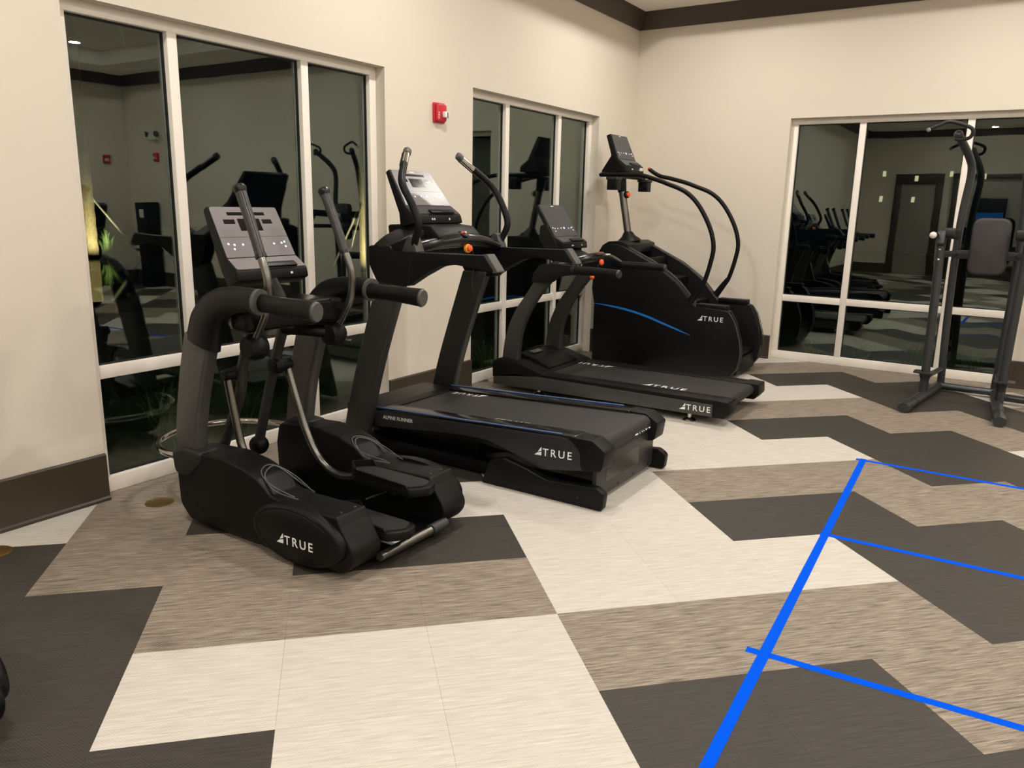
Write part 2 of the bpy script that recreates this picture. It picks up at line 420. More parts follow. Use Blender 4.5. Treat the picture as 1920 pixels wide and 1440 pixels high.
# ------------------------------------------------------------------ floor of woven tiles, laid diagonally
TU, TR_ = 0.5042, 0.5007
GO = (2.8534, -6.2735)
E1 = (math.cos(GRID_A), -math.sin(GRID_A)); E2 = (math.sin(GRID_A), math.cos(GRID_A))
def gpt(u, r): return (GO[0] + u * TU * E1[0] + r * TR_ * E2[0], GO[1] + u * TU * E1[1] + r * TR_ * E2[1])
TILES = {
 -2: '-4DDDWWDDDD', -1: '-5DDDWWDDTTD', 0: '-6DDDWWWTTTDD', 1: '-5DDTTTWWWDDTT', 2: '-6DDTTDDWWDDTTD', 3: '-6WWTDDWWWTTTDDWD',
 4: '-5WTTTDWWWWWDDTD', 5: '-3TTDDWWWDDTTDT', 6: '-2TTTWWWTTTDDW', 7: '-1TTTWWWWWDDTT', 8: '+0TTTWWWDDTTW', 9: '+1TTDWTTTTDD', 10: '+2TTTWWWDD', 11: '+3TTTTW', 12: '+4TTT'}
def tile_kind(u, r):
    if r in TILES:
        s = TILES[r]; u0 = int(s[:2]); row = s[2:]
        if 0 <= u - u0 < len(row): return row[u - u0]
    return 'TTDWWDTWD'[((u + (r // 2) * 2 + (r % 3)) // 2 * 2 + r * 5) % 9]
def clip(poly, x0, x1, y0, y1):
    def cut(P, f):
        out = []
        for i in range(len(P)):
            a, b = P[i - 1], P[i]; fa, fb = f(a), f(b)
            if fa >= 0: out.append(a)
            if fa * fb < 0: t = fa / (fa - fb); out.append((a[0] + (b[0] - a[0]) * t, a[1] + (b[1] - a[1]) * t))
        return out
    for f in (lambda p: p[0] - x0, lambda p: x1 - p[0], lambda p: p[1] - y0, lambda p: y1 - p[1]):
        poly = cut(poly, f)
        if len(poly) < 3: return []
    return poly
floor = tag(ob('floor', box(-0.08, XR, YB, 0.08, -0.06, -0.004), 'rubber_black'),
            'floor of diagonal woven vinyl tiles in cream, taupe and charcoal', None, None, 'structure')
KM = {'W': 'tile_cream', 'T': 'tile_taupe', 'D': 'tile_dark'}
TN = {'W': 'cream_tile', 'T': 'taupe_tile', 'D': 'charcoal_tile'}
shared = {}; rest = {'W': [], 'T': [], 'D': []}; ntile = 0
for r in range(-26, 30):
    for u in range(-26, 30):
        j = 0.0003
        P = [gpt(u + j / TU, r + j / TR_), gpt(u + 1 - j / TU, r + j / TR_), gpt(u + 1 - j / TU, r + 1 - j / TR_), gpt(u + j / TU, r + 1 - j / TR_)]
        Q = clip(P, -0.079, XR, YB, 0.079)
        if not Q: continue
        cx = sum(p[0] for p in Q) / len(Q); cy = sum(p[1] for p in Q) / len(Q)
        k = tile_kind(u, r)
        if cx < 4.9 and cy > -7.9:
            if len(Q) == 4 and abs((Q[0][0] - Q[2][0]) ** 2 + (Q[0][1] - Q[2][1]) ** 2 - (TU ** 2 + TR_ ** 2)) < 0.01:
                if k not in shared:
                    o = ob(TN[k], extr(P, FZ, -0.004, 0), KM[k], floor); shared[k] = (o, gpt(u + .5, r + .5))
                else:
                    src, c0 = shared[k]; o = src.copy(); COL.objects.link(o)
                    c = gpt(u + .5, r + .5); o.location = src.location + Vector((c[0] - c0[0], c[1] - c0[1], 0))
            else:
                area = abs(sum(Q[i - 1][0] * Q[i][1] - Q[i][0] * Q[i - 1][1] for i in range(len(Q)))) / 2
                if area > 0.0005: ob(TN[k], extr(Q, FZ, -0.004, 0), KM[k], floor)
            ntile += 1
        else:
            rest[k].append(extr(Q, FZ, -0.004, 0))
for k in rest:
    tag(ob(TN[k] + '_field', join(*rest[k]), KM[k], floor), kind='stuff')

# ------------------------------------------------------------------ ceiling downlights
def downlight(x, y, z, label):
    t = empty('recessed_downlight', (x, y, z), label, 'ceiling light', 'recessed downlights')
    ob('trim_ring', lathe([(0.060, -0.010), (0.092, -0.010), (0.100, -0.002), (0.100, 0.0), (0.060, 0.0)], (x, y, z), (0, 0, 1)), 'lamp_trim', t)
    ob('lens', lathe([(0.0585, -0.007), (0.060, -0.002), (0.060, 0.0)], (x, y, z), (0, 0, 1)), 'lamp_lens', t)
    ld = bpy.data.lights.new('lamp', 'AREA'); ld.shape = 'DISK'; ld.size = 0.14; ld.energy = LAMP_POWER; ld.color = LAMP_COLOR
    lo = bpy.data.objects.new('lamp', ld); COL.objects.link(lo); lo.parent = t; lo.location = (0, 0, -0.016)
for y in (-1.47, -4.35, -7.25, -10.15):
    for x in (1.25, 3.55, 5.90, 8.20):
        downlight(x, y, ZT, 'round downlight mirrored in the upper left corner of the nearest window' if (x, y) == (8.20, -1.47) else 'round recessed downlight in the ceiling tray, out of direct view')
for x in (2.84, 6.6): downlight(x, -13.35, ZC, 'round downlight mirrored at the top of the back window' if x < 3 else 'round downlight in the ceiling border behind the viewer, out of view')

# ------------------------------------------------------------------ shared machine pieces
def plate(name, pts, fr, w0, w1, m, parent, bevel=0.0):
    return ob(name, extr(pts, fr, w0, w1), m, parent, bevel)
def side_pair(name, pts, yc, w0, w1, m, parent, bevel=0.0, seg=2):
    out = []
    for s in (-1, 1):
        a, b = yc + s * w0, yc + s * w1
        out.append(ob(name, extr(pts, FY, min(a, b), max(a, b)), m, parent, bevel, seg))
    return out
def curve2(pts, n=5): return [tuple(p)[:2] for p in cr([(p[0], p[1], 0) for p in pts], n)]
def ribbon(left, right, n=5): return curve2(left, n) + curve2(right, n)[::-1]
def wall_ring(out, t, fr, w0, w1):
    n = len(out); c = Vector((sum(p[0] for p in out) / n, sum(p[1] for p in out) / n))
    inn = []
    for p in out:
        d = Vector(p) - c; inn.append(tuple(c + d * max(0.1, (d.length - t) / max(d.length, 1e-6))))
    V = [fr(p[0], p[1], w0) for p in out] + [fr(p[0], p[1], w1) for p in out] + [fr(p[0], p[1], w1) for p in inn] + [fr(p[0], p[1], w0) for p in inn]
    Fc = []
    for i in range(n):
        j = (i + 1) % n
        for k in range(4): Fc.append((k * n + i, k * n + j, ((k + 1) % 4) * n + j, ((k + 1) % 4) * n + i))
    return V, Fc
def wall_path(pts, t, z0, z1):
    V = []; Fc = []; n = len(pts)
    for i in range(n):
        a = Vector(pts[max(0, i - 1)]); b = Vector(pts[min(n - 1, i + 1)]); d = (b - a).normalized(); q = Vector((-d.y, d.x)) * t
        p = Vector(pts[i])
        zt = z1 - (z1 - z0) * .75 * max(0, 1 - min(i, n - 1 - i) / 2.5)
        V += [(p.x, p.y, z0), (p.x, p.y, zt), (p.x + q.x, p.y + q.y, zt), (p.x + q.x, p.y + q.y, z0)]
    for i in range(n - 1):
        for k in range(4): Fc.append((i * 4 + k, i * 4 + (k + 1) % 4, i * 4 + 4 + (k + 1) % 4, i * 4 + 4 + k))
    Fc += [(0, 1, 2, 3), (n * 4 - 1, n * 4 - 2, n * 4 - 3, n * 4 - 4)]
    return V, Fc
def ball(c, r, seg=16, k=8):
    return lathe([(max(0.0005, r * math.sin(math.pi * i / k)), -r * math.cos(math.pi * i / k)) for i in range(k + 1)], c, (0, 0, 1), seg)

def console(root, yc, prof, w_top, w_bot, face, dim, shelf_mat):
    """prof: top-front, crease, shelf edge, lip bottom, back bottom, back mid, top-back in x,z"""
    zt, zb = prof[0][1], prof[3][1]
    W_ = lambda z: w_bot + (w_top - w_bot) * max(0, min(1, (z - zb) / (zt - zb)))
    n = len(prof)
    V = [(p[0], yc - W_(p[1]), p[1]) for p in prof] + [(p[0], yc + W_(p[1]), p[1]) for p in prof]
    Fc = [tuple(range(n)), tuple(range(n, 2 * n))[::-1]] + [(i, n + i, n + (i + 1) % n, (i + 1) % n) for i in range(n)]
    body = ob('console', (V, Fc), 'black_plastic', root, 0.008)
    (xt, zt_), (xc, zc) = prof[0], prof[1]
    fr = frame((xc, yc, zc), (0, 1, 0), (xt - xc, 0, zt_ - zc)); Lf = math.hypot(xt - xc, zt_ - zc)
    wt, wb = W_(zt_) - 0.008, W_(zc) - 0.008
    ob('bezel', extr(fil([(-wb, 0.004, .004), (wb, 0.004, .004), (wt, Lf - 0.006, .014), (-wt, Lf - 0.006, .014)]), fr, 0, 0.004), face, body)
    fw = lambda v: wb + (wt - wb) * v
    def win(n_, u0, u1, v0, v1, m): ob(n_, extr([(u0 * 2 * fw(v0), v0 * Lf), (u1 * 2 * fw(v0), v0 * Lf), (u1 * 2 * fw(v1), v1 * Lf), (u0 * 2 * fw(v1), v1 * Lf)], fr, 0.0035, 0.0048), m, body)
    dm = 'display_black' if not dim else 'console_dark'
    win('display', -.283, .276, .815, .875, dm)
    win('display', -.37, -.21, .65, .735, dm); win('display', -.165, .165, .515, .75, dm); win('display', .20, .345, .65, .735, dm)
    win('brand_mark', -.05, .06, .925, .95, 'logo_white')
    for u, v in ((-.42, .27), (-.34, .25), (-.36, .17), (-.22, .25), (-.08, .26), (.24, .25), (.36, .26), (.41, .28), (.405, .19)):
        ob('key', lathe([(0.0055, 0.0035), (0.0055, 0.006)], fr(u * 2 * fw(v), v * Lf, 0), Vector(fr(0, 0, 1)) - Vector(fr(0, 0, 0)), 8), 'key_white', body)
    if dim is not None:
        ob('start_key', lathe([(0.009, 0.0035), (0.009, 0.0065)], fr(.02, .26 * Lf, 0), Vector(fr(0, 0, 1)) - Vector(fr(0, 0, 0)), 12), 'key_blue', body)
    win('seam', -.5, .5, .395, .400, 'console_dark')
    xs, zs = prof[2]
    fs = frame((xs, yc, zs), (0, 1, 0), (xc - xs, 0, zc - zs)); Ls = math.hypot(xc - xs, zc - zs)
    w2 = W_(zs) - 0.008
    ob('shelf', extr(fil([(-w2, 0.006, .012), (w2, 0.006, .012), (wb, Ls - 0.003, .003), (-wb, Ls - 0.003, .003)]), fs, 0, 0.004), shelf_mat, body)
    ob('tablet_holder', extr(fil([(-w2 * .3, 0.004, .004), (w2 * .72, 0.004, .004), (w2 * .72, Ls * .42, .006), (-w2 * .3, Ls * .42, .006)]), fs, 0.0035, 0.016), 'black_deep', body, 0.003)
    xl, zl = prof[3]
    fl = frame((xl, yc, zl), (0, 1, 0), (xs - xl, 0, zs - zl)); Ll = math.hypot(xs - xl, zs - zl)
    for u in (-.07, -.05, .1): ob('port', extr([(u, Ll * .4), (u + .012, Ll * .4), (u + .012, Ll * .62), (u, Ll * .62)], fl, 0.0, 0.0012), 'label_white', body)
    return body

# ------------------------------------------------------------------ elliptical trainer
def elliptical():
    yc = -5.81
    R = empty('elliptical_trainer', (1.1, yc, 0), 'black elliptical trainer with grey console and bent chrome arms, nearest machine by the window', 'exercise machine')
    Yw = lambda s, w: yc + s * w
    pod = fil([(.62, .022, .06), (.548, .09, .07), (.540, .25, .06), (.565, .355, .03), (.72, .372, .04), (.86, .380, .10), (1.01, .362, .12), (1.12, .330, .06),
               (1.20, .272, .06), (1.30, .258, .05), (1.605, .268, .012), (1.625, .230, .012), (1.708, .110, .09), (1.640, .022, .09)])
    for s in (-1, 1):
        a, b = Yw(s, .215), Yw(s, .388)
        P = ob('drive_housing', extr(pod, FY, min(a, b), max(a, b)), 'black_plastic', R, 0.040, 5)
        # oval disc cover
        rings = []
        for k, w in ((1.0, .360), (1.0, .400), (.965, .418), (.88, .426), (.84, .424), (.80, .430)):
            rings.append([(1.385 + .275 * k * math.cos(t * math.pi / 24), Yw(s, w), .143 + .132 * k * math.sin(t * math.pi / 24)) for t in range(48)])
        D = ob('disc_cover', ring_loft(rings), 'black_plastic', P, sharp=50)
        if s < 0: logo(P, frame((1.285, Yw(s, .4305), .098), (1, 0, .03), (0, 0, 1)), .0415)
        else: logo(P, frame((1.50, Yw(s, .4305), .098), (-1, 0, .0), (0, 0, 1)), .0415)
        # footwell trim lines and cap seam
        for q, r_ in ((0.0, .0034), (.022, .0030)):
            pts = [(1.33 - q, .272 + q * .3, .10), (1.20 - q, .282 + q, .060), (1.115 - q, .330 + q * .4, .085), (1.09 - q * 1.3, .352, .13 + q * .4), (1.115 - q, .330 + q * .4, .21), (1.20 - q, .285 + q, .238), (1.33 - q, .266 + q * .3, .215)]
            ob('footwell_trim', tube([(x, Yw(s, .215 + (v - .06) * .82), z + .004) for x, z, v in pts], r_, 6), 'grip_grey', P)
        ob('cap_seam', extr([(1.60, .222), (1.6285, .222), (1.6285, .2255), (1.60, .2255)], FY, min(Yw(s, .25), Yw(s, .345)), max(Yw(s, .25), Yw(s, .345))), 'gasket_black', P)
        for x, w in ((1.58, .255), (1.58, .335), (1.26, .27), (1.24, .32)):
            ob('screw', lathe([(.006, 0), (.006, .004), (.003, .005)], (x, Yw(s, w), .267 if x > 1.5 else .259), (0, 0, 1), 8), 'chrome', P)
        for x in (.70, 1.58): ob('levelling_foot', lathe([(.028, 0), (.03, .008), (.012, .014), (.012, .03)], (x, Yw(s, .30), 0), (0, 0, 1), 12), 'rubber_black', P)
        # upright, boot, shoulder, grips
        up = ribbon([(.512, .33), (.545, .55), (.592, .75), (.650, .94)], [(.672, .33), (.712, .55), (.772, .75), (.840, .94)])
        U = ob('upright', extr(up, FY, min(Yw(s, .305), Yw(s, .375)), max(Yw(s, .305), Yw(s, .375))), 'upright_grey', R, 0.016, 3)
        ob('boot', extr(fil([(.530, .24, .04), (.515, .345, .02), (.60, .382, .02), (.740, .378, .03), (.735, .33, .04), (.63, .24, .06)]), FY, min(Yw(s, .285), Yw(s, .396)), max(Yw(s, .285), Yw(s, .396))), 'rubber_black', U, 0.016, 3)
        sp = [(.745, .89), (.775, .975), (.845, 1.055), (.945, 1.098), (1.06, 1.112), (1.14, 1.110)]
        SH = ob('shoulder', tube([(x, Yw(s, .34), z) for x, z in sp], [.108, .102, .082, .062, .054, .052], 18, side=(0, 1, 0), rs=[.048, .048, .048, .048, .046, .046]), 'black_plastic', R, sharp=45)
        ob('collar', tube([(1.132, Yw(s, .34), 1.110), (1.150, Yw(s, .338), 1.109)], .056, 20, side=(0, 1, 0), rs=.050), 'grip_grey', SH)
        gp_ = [(1.14, 1.106), (1.26, 1.103), (1.37, 1.100), (1.47, 1.096)]
        G = ob('fixed_grip', tube([(x, Yw(s, .332), z) for x, z in gp_], [.040, .037, .040, .044], 18, side=(0, 1, 0), rs=[.034, .032, .032, .034]), 'black_plastic', R, sharp=45)
        ob('end_cap', tube([(1.466, Yw(s, .332), 1.096), (1.480, Yw(s, .332), 1.095)], [.0445, .038], 18, side=(0, 1, 0), rs=[.0345, .030]), 'grip_grey', G)
        ob('pulse_strip', extr([(1.27, 1.136), (1.37, 1.135), (1.37, 1.139), (1.27, 1.140)], FY, min(Yw(s, .322), Yw(s, .342)), max(Yw(s, .322), Yw(s, .342))), 'steel_tube', G)
        # swinging arm
        tip = (.936, 1.575)
        A = ob('swing_arm', tube([(1.050, Yw(s, .251), 1.31), (1.088, Yw(s, .254), 1.225), (1.098, Yw(s, .255), 1.15), (1.075, Yw(s, .255), 1.05), (1.0, Yw(s, .253), .93), (.985, Yw(s, .252), .90)], .0185, 14), 'steel_tube', R)
        ob('hand_grip', tube([(.940, Yw(s, .247), 1.565), (1.0, Yw(s, .249), 1.43), (1.056, Yw(s, .251), 1.295)], [.0245, .023, .0225], 14), 'grip_dark', A)
        ob('tip_cap', tube([(.929, Yw(s, .247), 1.59), (.934, Yw(s, .247), 1.578), (.940, Yw(s, .247), 1.560)], [.024, .031, .027], 14), 'black_gloss', A)
        ob('grip_band', tube([(1.054, Yw(s, .251), 1.300), (1.060, Yw(s, .251), 1.286)], .0255, 14), 'black_gloss', A)
        ob('pivot_cup', lathe([(.02, 0), (.05, .005), (.062, .03), (.060, .07), (.045, .095), (.02, .10)], (.975, Yw(s, .195), .885), (0, s, 0), 18), 'black_plastic', A)
        ob('rocker_shaft', tube([(.975, Yw(s, .26), .885), (.90, Yw(s, .17), .905), (.77, Yw(s, .10), .91)], .032, 12), 'black_deep', A)
    # levers and links (one forward, one back)
    nl = [(.77, .91), (.699, .73), (.667, .591), (.575, .41), (.50, .27)]
    fl_ = [(.77, .91), (.718, .782), (.669, .651), (.602, .457), (.545, .29)]
    for s, pts, lk in ((-1, nl, [(.663, .69), (.699, .53), (.745, .354), (.82, .24), (.95, .165), (1.36, .140)]), (1, fl_, [(.712, .70), (.77, .54), (.839, .367), (.923, .245), (1.016, .19), (1.12, .185), (1.26, .235)])):
        Lv = ob('rocker_lever', tube([(x, Yw(s, .10), z) for x, z in pts], .027, 12), 'charcoal_paint', R)
        ob('lever_boot', ball((pts[-1][0] - .005, Yw(s, .10), pts[-1][1] - .03), .052), 'black_plastic', Lv)
        k = lk[0]
        ob('link_clamp', lathe([(.02, 0), (.040, .008), (.040, .055), (.030, .065), (.030, .12), (.02, .13)], (k[0], Yw(s, .06), k[1] + .01), (0, s, 0), 14), 'black_plastic', Lv)
        ob('pedal_link', tube([(x, Yw(s, .165), z) for x, z in lk], .020, 14), 'steel_tube', R)
    for s, x0, x1, z in ((1, 1.185, 1.685, .250), (-1, 1.33, 1.775, .150)):
        y0, y1 = sorted((Yw(s, .045), Yw(s, .205)))
        out = fil([(x0, (y0 + y1) / 2, .03), (x0 + .10, y0, .05), (x1 - .06, y0, .05), (x1, (y0 + y1) / 2, .05), (x1 - .03, y1, .05), (x0 + .08, y1, .05)])
        Pd = ob('foot_pedal', extr(out, FZ, z - .030, z + .012), 'black_plastic', R, 0.008)
        m_ = len(out); k0 = max(range(m_), key=lambda i_: out[i_][0] - abs(out[i_][1] - yc) * 0)
        path = [out[(k0 + i_) % m_] for i_ in range(m_)]
        path = [p for p in path if p[0] < x1 - .07]
        ob('pedal_rim', wall_path(path, .010, z + .006, z + .046), 'black_plastic', Pd)
        ob('pedal_mat', extr([((p[0] - (x0 + x1) / 2) * .88 + (x0 + x1) / 2, (p[1] - (y0 + y1) / 2) * .82 + (y0 + y1) / 2) for p in out], FZ, z + .011, z + .017), 'rubber_black', Pd)
    ob('crossbeam', box(.89, 1.02, yc - .31, yc + .31, .955, 1.065), 'black_plastic', R, 0.03, 3)
    ob('accessory_tray', extr(fil([(.86, yc - .16, .04), (1.10, yc - .13, .05), (1.10, yc + .13, .05), (.86, yc + .16, .04)]), FZ, 1.058, 1.085), 'black_gloss', R, 0.008)
    ob('console_neck', tube([(.88, yc, 1.05), (.84, yc, 1.12), (.78, yc, 1.20)], [.036, .032, .036], 14), 'black_deep', R)
    console(R, yc, [(.635, 1.497), (.765, 1.262), (.838, 1.212), (.846, 1.166), (.775, 1.130), (.730, 1.195), (.606, 1.478)], .200, .212, 'console_grey', None, 'console_grey')
    ob('front_rail', tube([(.57, Yw(-1, .345), .305), (.36, Yw(-1, .335), .30), (.20, Yw(-1, .255), .30), (.115, Yw(-1, .13), .30), (.095, yc, .30), (.115, Yw(1, .13), .30), (.20, Yw(1, .255), .30), (.36, Yw(1, .335), .30), (.57, Yw(1, .345), .305)], .0165, 14), 'chrome', R)
    ob('front_beam', box(.66, .76, yc - .24, yc + .24, .05, .12), 'black_deep', R, 0.01)
    ob('rear_beam', box(1.50, 1.665, yc - .22, yc + .22, .030, .052), 'black_deep', R, 0.004)
    ob('rear_bar', tube([(1.69, yc - .225, .058), (1.69, yc + .225, .058)], .021, 16), 'steel_tube', R)
    ob('bar_sleeve', tube([(1.69, yc + .12, .058), (1.69, yc + .225, .058)], .027, 16), 'charcoal_paint', R)
    ob('warning_label', box(1.585, 1.65, yc - .10, yc - .035, .0525, .0532), 'label_white', R)
    ob('label_band', box(1.565, 1.585, yc - .10, yc - .035, .0525, .0532), 'label_orange', R)
    ob('pull_ring', tube([(1.42 + .026 * math.cos(a), yc + .17, .185 + .026 * math.sin(a)) for a in [k * math.pi / 6 for k in range(12)]], .004, 8, closed=True, n=2), 'chrome', R)
    ob('pull_rod', tube([(1.37, yc + .03, .165), (1.41, yc + .17, .18)], .006, 8), 'steel_tube', R)
    return R
EL = elliptical()
def copy_tree(root, loc, label):
    r = root.copy(); COL.objects.link(r); r.location = loc; r['label'] = label
    for ch in list(root.children):
        c = ch.copy(); COL.objects.link(c); c.parent = r
        for g in list(ch.children):
            d = g.copy(); COL.objects.link(d); d.parent = c
    return r
copy_tree(EL, (1.1 - .145, -5.81 - 2.02, 0), 'black rounded rear end of another elliptical trainer, cut off at the left edge')

# ------------------------------------------------------------------ large treadmill with push handles
def alpine():
    yc = -4.47
    R = empty('incline_treadmill', (1.25, yc, 0), 'large black incline treadmill with orange stop button and tall push handles, behind the elliptical trainer', 'treadmill')
    Yw = lambda s, w: yc + s * w
    ob('deck', extr(fil([(.46, .17, .02), (.46, .268, .01), (1.99, .340, .01), (2.085, .338, .02), (2.115, .30, .02), (2.10, .215, .02), (1.72, .165, .05), (1.35, .205, .05)]), FY, yc - .365, yc + .365), 'black_deep', R, 0.006)
    belt = [(.60, .283), (2.075, .350)] + [(2.075 + .052 * math.sin(a), .298 + .052 * math.cos(a)) for a in [k * math.pi / 10 for k in range(1, 10)]] + [(2.075, .246), (.60, .20)]
    BT = ob('running_belt', extr(belt, FY, yc - .275, yc + .275), 'belt_black', R)
    sl = (.350 - .283) / 1.475
    bz = lambda x: .283 + (x - .60) * sl
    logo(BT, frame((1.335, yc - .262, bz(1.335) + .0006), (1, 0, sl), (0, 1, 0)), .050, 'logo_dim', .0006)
    logo(BT, frame((.98, yc + .262, bz(.98) + .0006), (-1, 0, -sl), (0, -1, 0)), .050, 'logo_white', .0006)
    logo(BT, frame((2.128, yc + .05, .285), (0, 1, 0), (-.35, 0, 1)), .040, 'logo_white', .0006)
    pan = fil([(.57, .278, .004), (1.91, .345, .02), (1.975, .325, .05), (2.035, .262, .05), (2.045, .185, .006), (1.79, .142, .10), (1.60, .198, .15), (1.43, .243, .2), (1.20, .238, .3), (.97, .215, .1), (.58, .180, .01)])
    pans = side_pair('side_panel', pan, yc, .350, .396, 'panel_grey', R, 0.008, 3)
    logo(pans[0], frame((1.742, Yw(-1, .3965), .220), (1, 0, .055), (0, 0, 1)), .043)
    tv, w = text_vf('ALPINE RUNNER', frame((.655, Yw(-1, .3965), .238), (1, 0, .05), (0, 0, 1)), .023, .001, bold=.012, space=1.0)
    ob('model_lettering', tv, 'logo_white', pans[0])
    for s in (-1, 1):
        a, b = sorted((Yw(s, .272), Yw(s, .392)))
        ob('foot_rail', extr(fil([(.56, .272, .003), (.56, .294, .008), (1.98, .360, .01), (2.0, .335, .003)]), FY, a, b), 'black_gloss', R, 0.006, 2)
        ob('blue_trim', tube([(.585, Yw(s, .379), .2975), (1.90, Yw(s, .379), .3585)], .0040, 8), 'blue_trim', R)
        ob('end_cap', extr(fil([(1.945, .358, .01), (2.09, .358, .025), (2.165, .310, .02), (2.150, .205, .03), (2.03, .185, .03), (2.02, .29, .05)]), FY, *sorted((Yw(s, .280), Yw(s, .405)))), 'black_plastic', R, 0.014, 3)
        ob('lift_leg', extr(fil([(1.42, .004, .01), (1.475, .145, .03), (1.565, .172, .06), (1.71, .142, .08), (1.84, .104, .1), (1.98, .112, .1), (2.135, .124, .03), (2.185, .095, .03), (2.175, .004, .02)]), FY, *sorted((Yw(s, .385), Yw(s, .435)))), 'black_plastic', R, 0.012, 3)
        ob('leg_bolt', lathe([(.008, 0), (.008, .006), (.004, .008)], (2.04, Yw(s, .435), .055), (0, s, 0), 8), 'black_gloss', R)
        po = ribbon([(.345, .03), (.400, .25), (.470, .50), (.552, .75), (.672, 1.10)], [(.535, .03), (.588, .25), (.655, .50), (.738, .75), (.868, 1.10)])
        ob('upright', extr(po, FY, *sorted((Yw(s, .385), Yw(s, .452)))), 'charcoal_paint', R, 0.014, 3)
        arm = fil([(.635, 1.175, .03), (.690, 1.085, .03), (.905, 1.068, .03), (1.01, 1.130, .12), (1.14, 1.195, .15), (1.26, 1.210, .10), (1.508, 1.186, .006), (1.440, 1.268, .006), (1.02, 1.262, .1), (.83, 1.262, .1), (.70, 1.292, .05), (.632, 1.285, .02)])
        AR = ob('handrail', extr(arm, FY, *sorted((Yw(s, .392), Yw(s, .470)))), 'black_plastic', R, 0.032, 5)
        ob('rail_cap', extr(fil([(1.500, 1.180, .004), (1.534, 1.184, .012), (1.462, 1.276, .012), (1.428, 1.274, .004)]), FY, *sorted((Yw(s, .396), Yw(s, .466)))), 'grip_grey', AR, 0.012, 4)
        ob('rail_seam', extr([(.925, 1.074), (.929, 1.077), (.955, 1.264), (.951, 1.264)], FY, *sorted((Yw(s, .42), Yw(s, .4708)))), 'gasket_black', AR)
        hp = [(.925, .425, 1.27), (.955, .440, 1.33), (.985, .448, 1.41), (.950, .450, 1.51), (.870, .446, 1.635), (.805, .360, 1.725), (.742, .252, 1.815)]
        H = ob('push_handle', tube([(x, Yw(s, w_), z) for x, w_, z in hp[:-1]] + [(.790, Yw(s, .335), 1.745)], .0215, 14), 'black_plastic', R)
        ob('steel_grip', tube([(.794, Yw(s, .341), 1.740), (.748, Yw(s, .262), 1.807)], .0195, 14), 'chrome', H)
        ob('grip_back', tube([(.785, Yw(s, .345), 1.735), (.735, Yw(s, .262), 1.805)], .018, 14), 'black_deep', H)
        ob('grip_cap', tube([(.750, Yw(s, .265), 1.804), (.738, Yw(s, .245), 1.822), (.733, Yw(s, .236), 1.828)], [.023, .025, .018], 14), 'grip_grey', H)
        ob('handle_fin', extr(fil([(.66, 1.270, .01), (.72, 1.262, .01), (.93, 1.258, .01), (.935, 1.345, .01), (.90, 1.340, .03), (.80, 1.300, .06)]), FY, *sorted((Yw(s, .400), Yw(s, .448)))), 'black_plastic', R, 0.010, 3)
        ob('handle_bracket', extr(fil([(.865, 1.262, .01), (.978, 1.262, .004), (.945, 1.345, .01), (.915, 1.352, .01)]), FY, *sorted((Yw(s, .385), Yw(s, .455)))), 'upright_grey', R, 0.006)
    # cowl that joins the two handrails
    rings = []
    for w in (-.46, -.42, -.34, -.22, -.10, 0, .10, .22, .34, .42, .46):
        q = 1 - min(1, abs(w) / .46) ** 2.2
        x0, x1, z0, z1 = .640 - .04 * q, .80 + .05 * q, 1.18 + .05 * q, 1.288 + .115 * q
        rings.append([(p[0], yc + w, p[1]) for p in rrect(x0, x1, z0, z1, .04)])
    ob('cowl', ring_loft(rings), 'black_plastic', R, sharp=40)
    ob('console_neck', extr(fil([(.545, 1.40, .02), (.565, 1.26, .03), (.86, 1.26, .03), (.955, 1.335, .03), (.885, 1.398, .03), (.75, 1.41, .01)]), FY, yc - .21, yc + .21), 'black_plastic', R, 0.02, 3)
    HB = ob('front_handlebar', tube([(.74, yc - .40, 1.255), (.84, yc - .33, 1.275), (.90, yc - .22, 1.30), (.93, yc - .10, 1.315), (.945, yc, 1.318), (.955, yc + .12, 1.312), (.955, yc + .27, 1.292), (.94, yc + .40, 1.268)], [.034, .034, .036, .042, .046, .042, .036, .034], 16), 'black_gloss', R)
    ob('control_pad', lathe([(.004, .044), (.034, .042), (.040, .034)], (.950, yc, 1.318), (.35, 0, 1), 16), 'display_black', HB)
    for u, m in ((-.016, 'stop_orange'), (.002, 'alarm_red'), (.018, 'label_white')): ob('control_key', ball((.966, yc + u, 1.362), .0075, 8, 6), m, HB)
    ob('stop_ring', lathe([(.012, 0), (.026, .002), (.026, .018), (.020, .022)], (.978, yc + .012, 1.268), (1, -.15, .1), 16), 'stop_yellow', HB)
    ob('stop_button', lathe([(.014, .02), (.020, .024), (.018, .036), (.008, .040)], (.978, yc + .012, 1.268), (1, -.15, .1), 16), 'stop_orange', HB)
    console(R, yc, [(.545, 1.726), (.700, 1.512), (.772, 1.462), (.782, 1.412), (.672, 1.388), (.655, 1.468), (.517, 1.708)], .190, .240, 'console_grey', False, 'console_dark')
    ob('motor_cover', extr(fil([(.33, .17, .02), (.33, .285, .02), (.60, .300, .03), (.66, .292, .004), (.62, .17, .01)]), FY, yc - .372, yc + .372), 'black_plastic', R, 0.012, 3)
    ob('base_frame', join(box(.42, 2.085, yc - .33, yc - .24, .012, .085), box(.42, 2.085, yc + .24, yc + .33, .012, .085), box(.42, .54, yc - .24, yc + .24, .012, .12)), 'black_deep', R, 0.006)
    ob('lift_motor', box(.60, 1.25, yc - .22, yc + .22, .05, .17), 'black_deep', R, 0.02)
    ob('rear_panel', box(2.082, 2.108, yc - .372, yc + .372, .030, .252), 'charcoal_paint', R, 0.004)
    ob('rear_slot', box(2.1075, 2.1095, yc - .26, yc + .16, .10, .20), 'black_gloss', R)
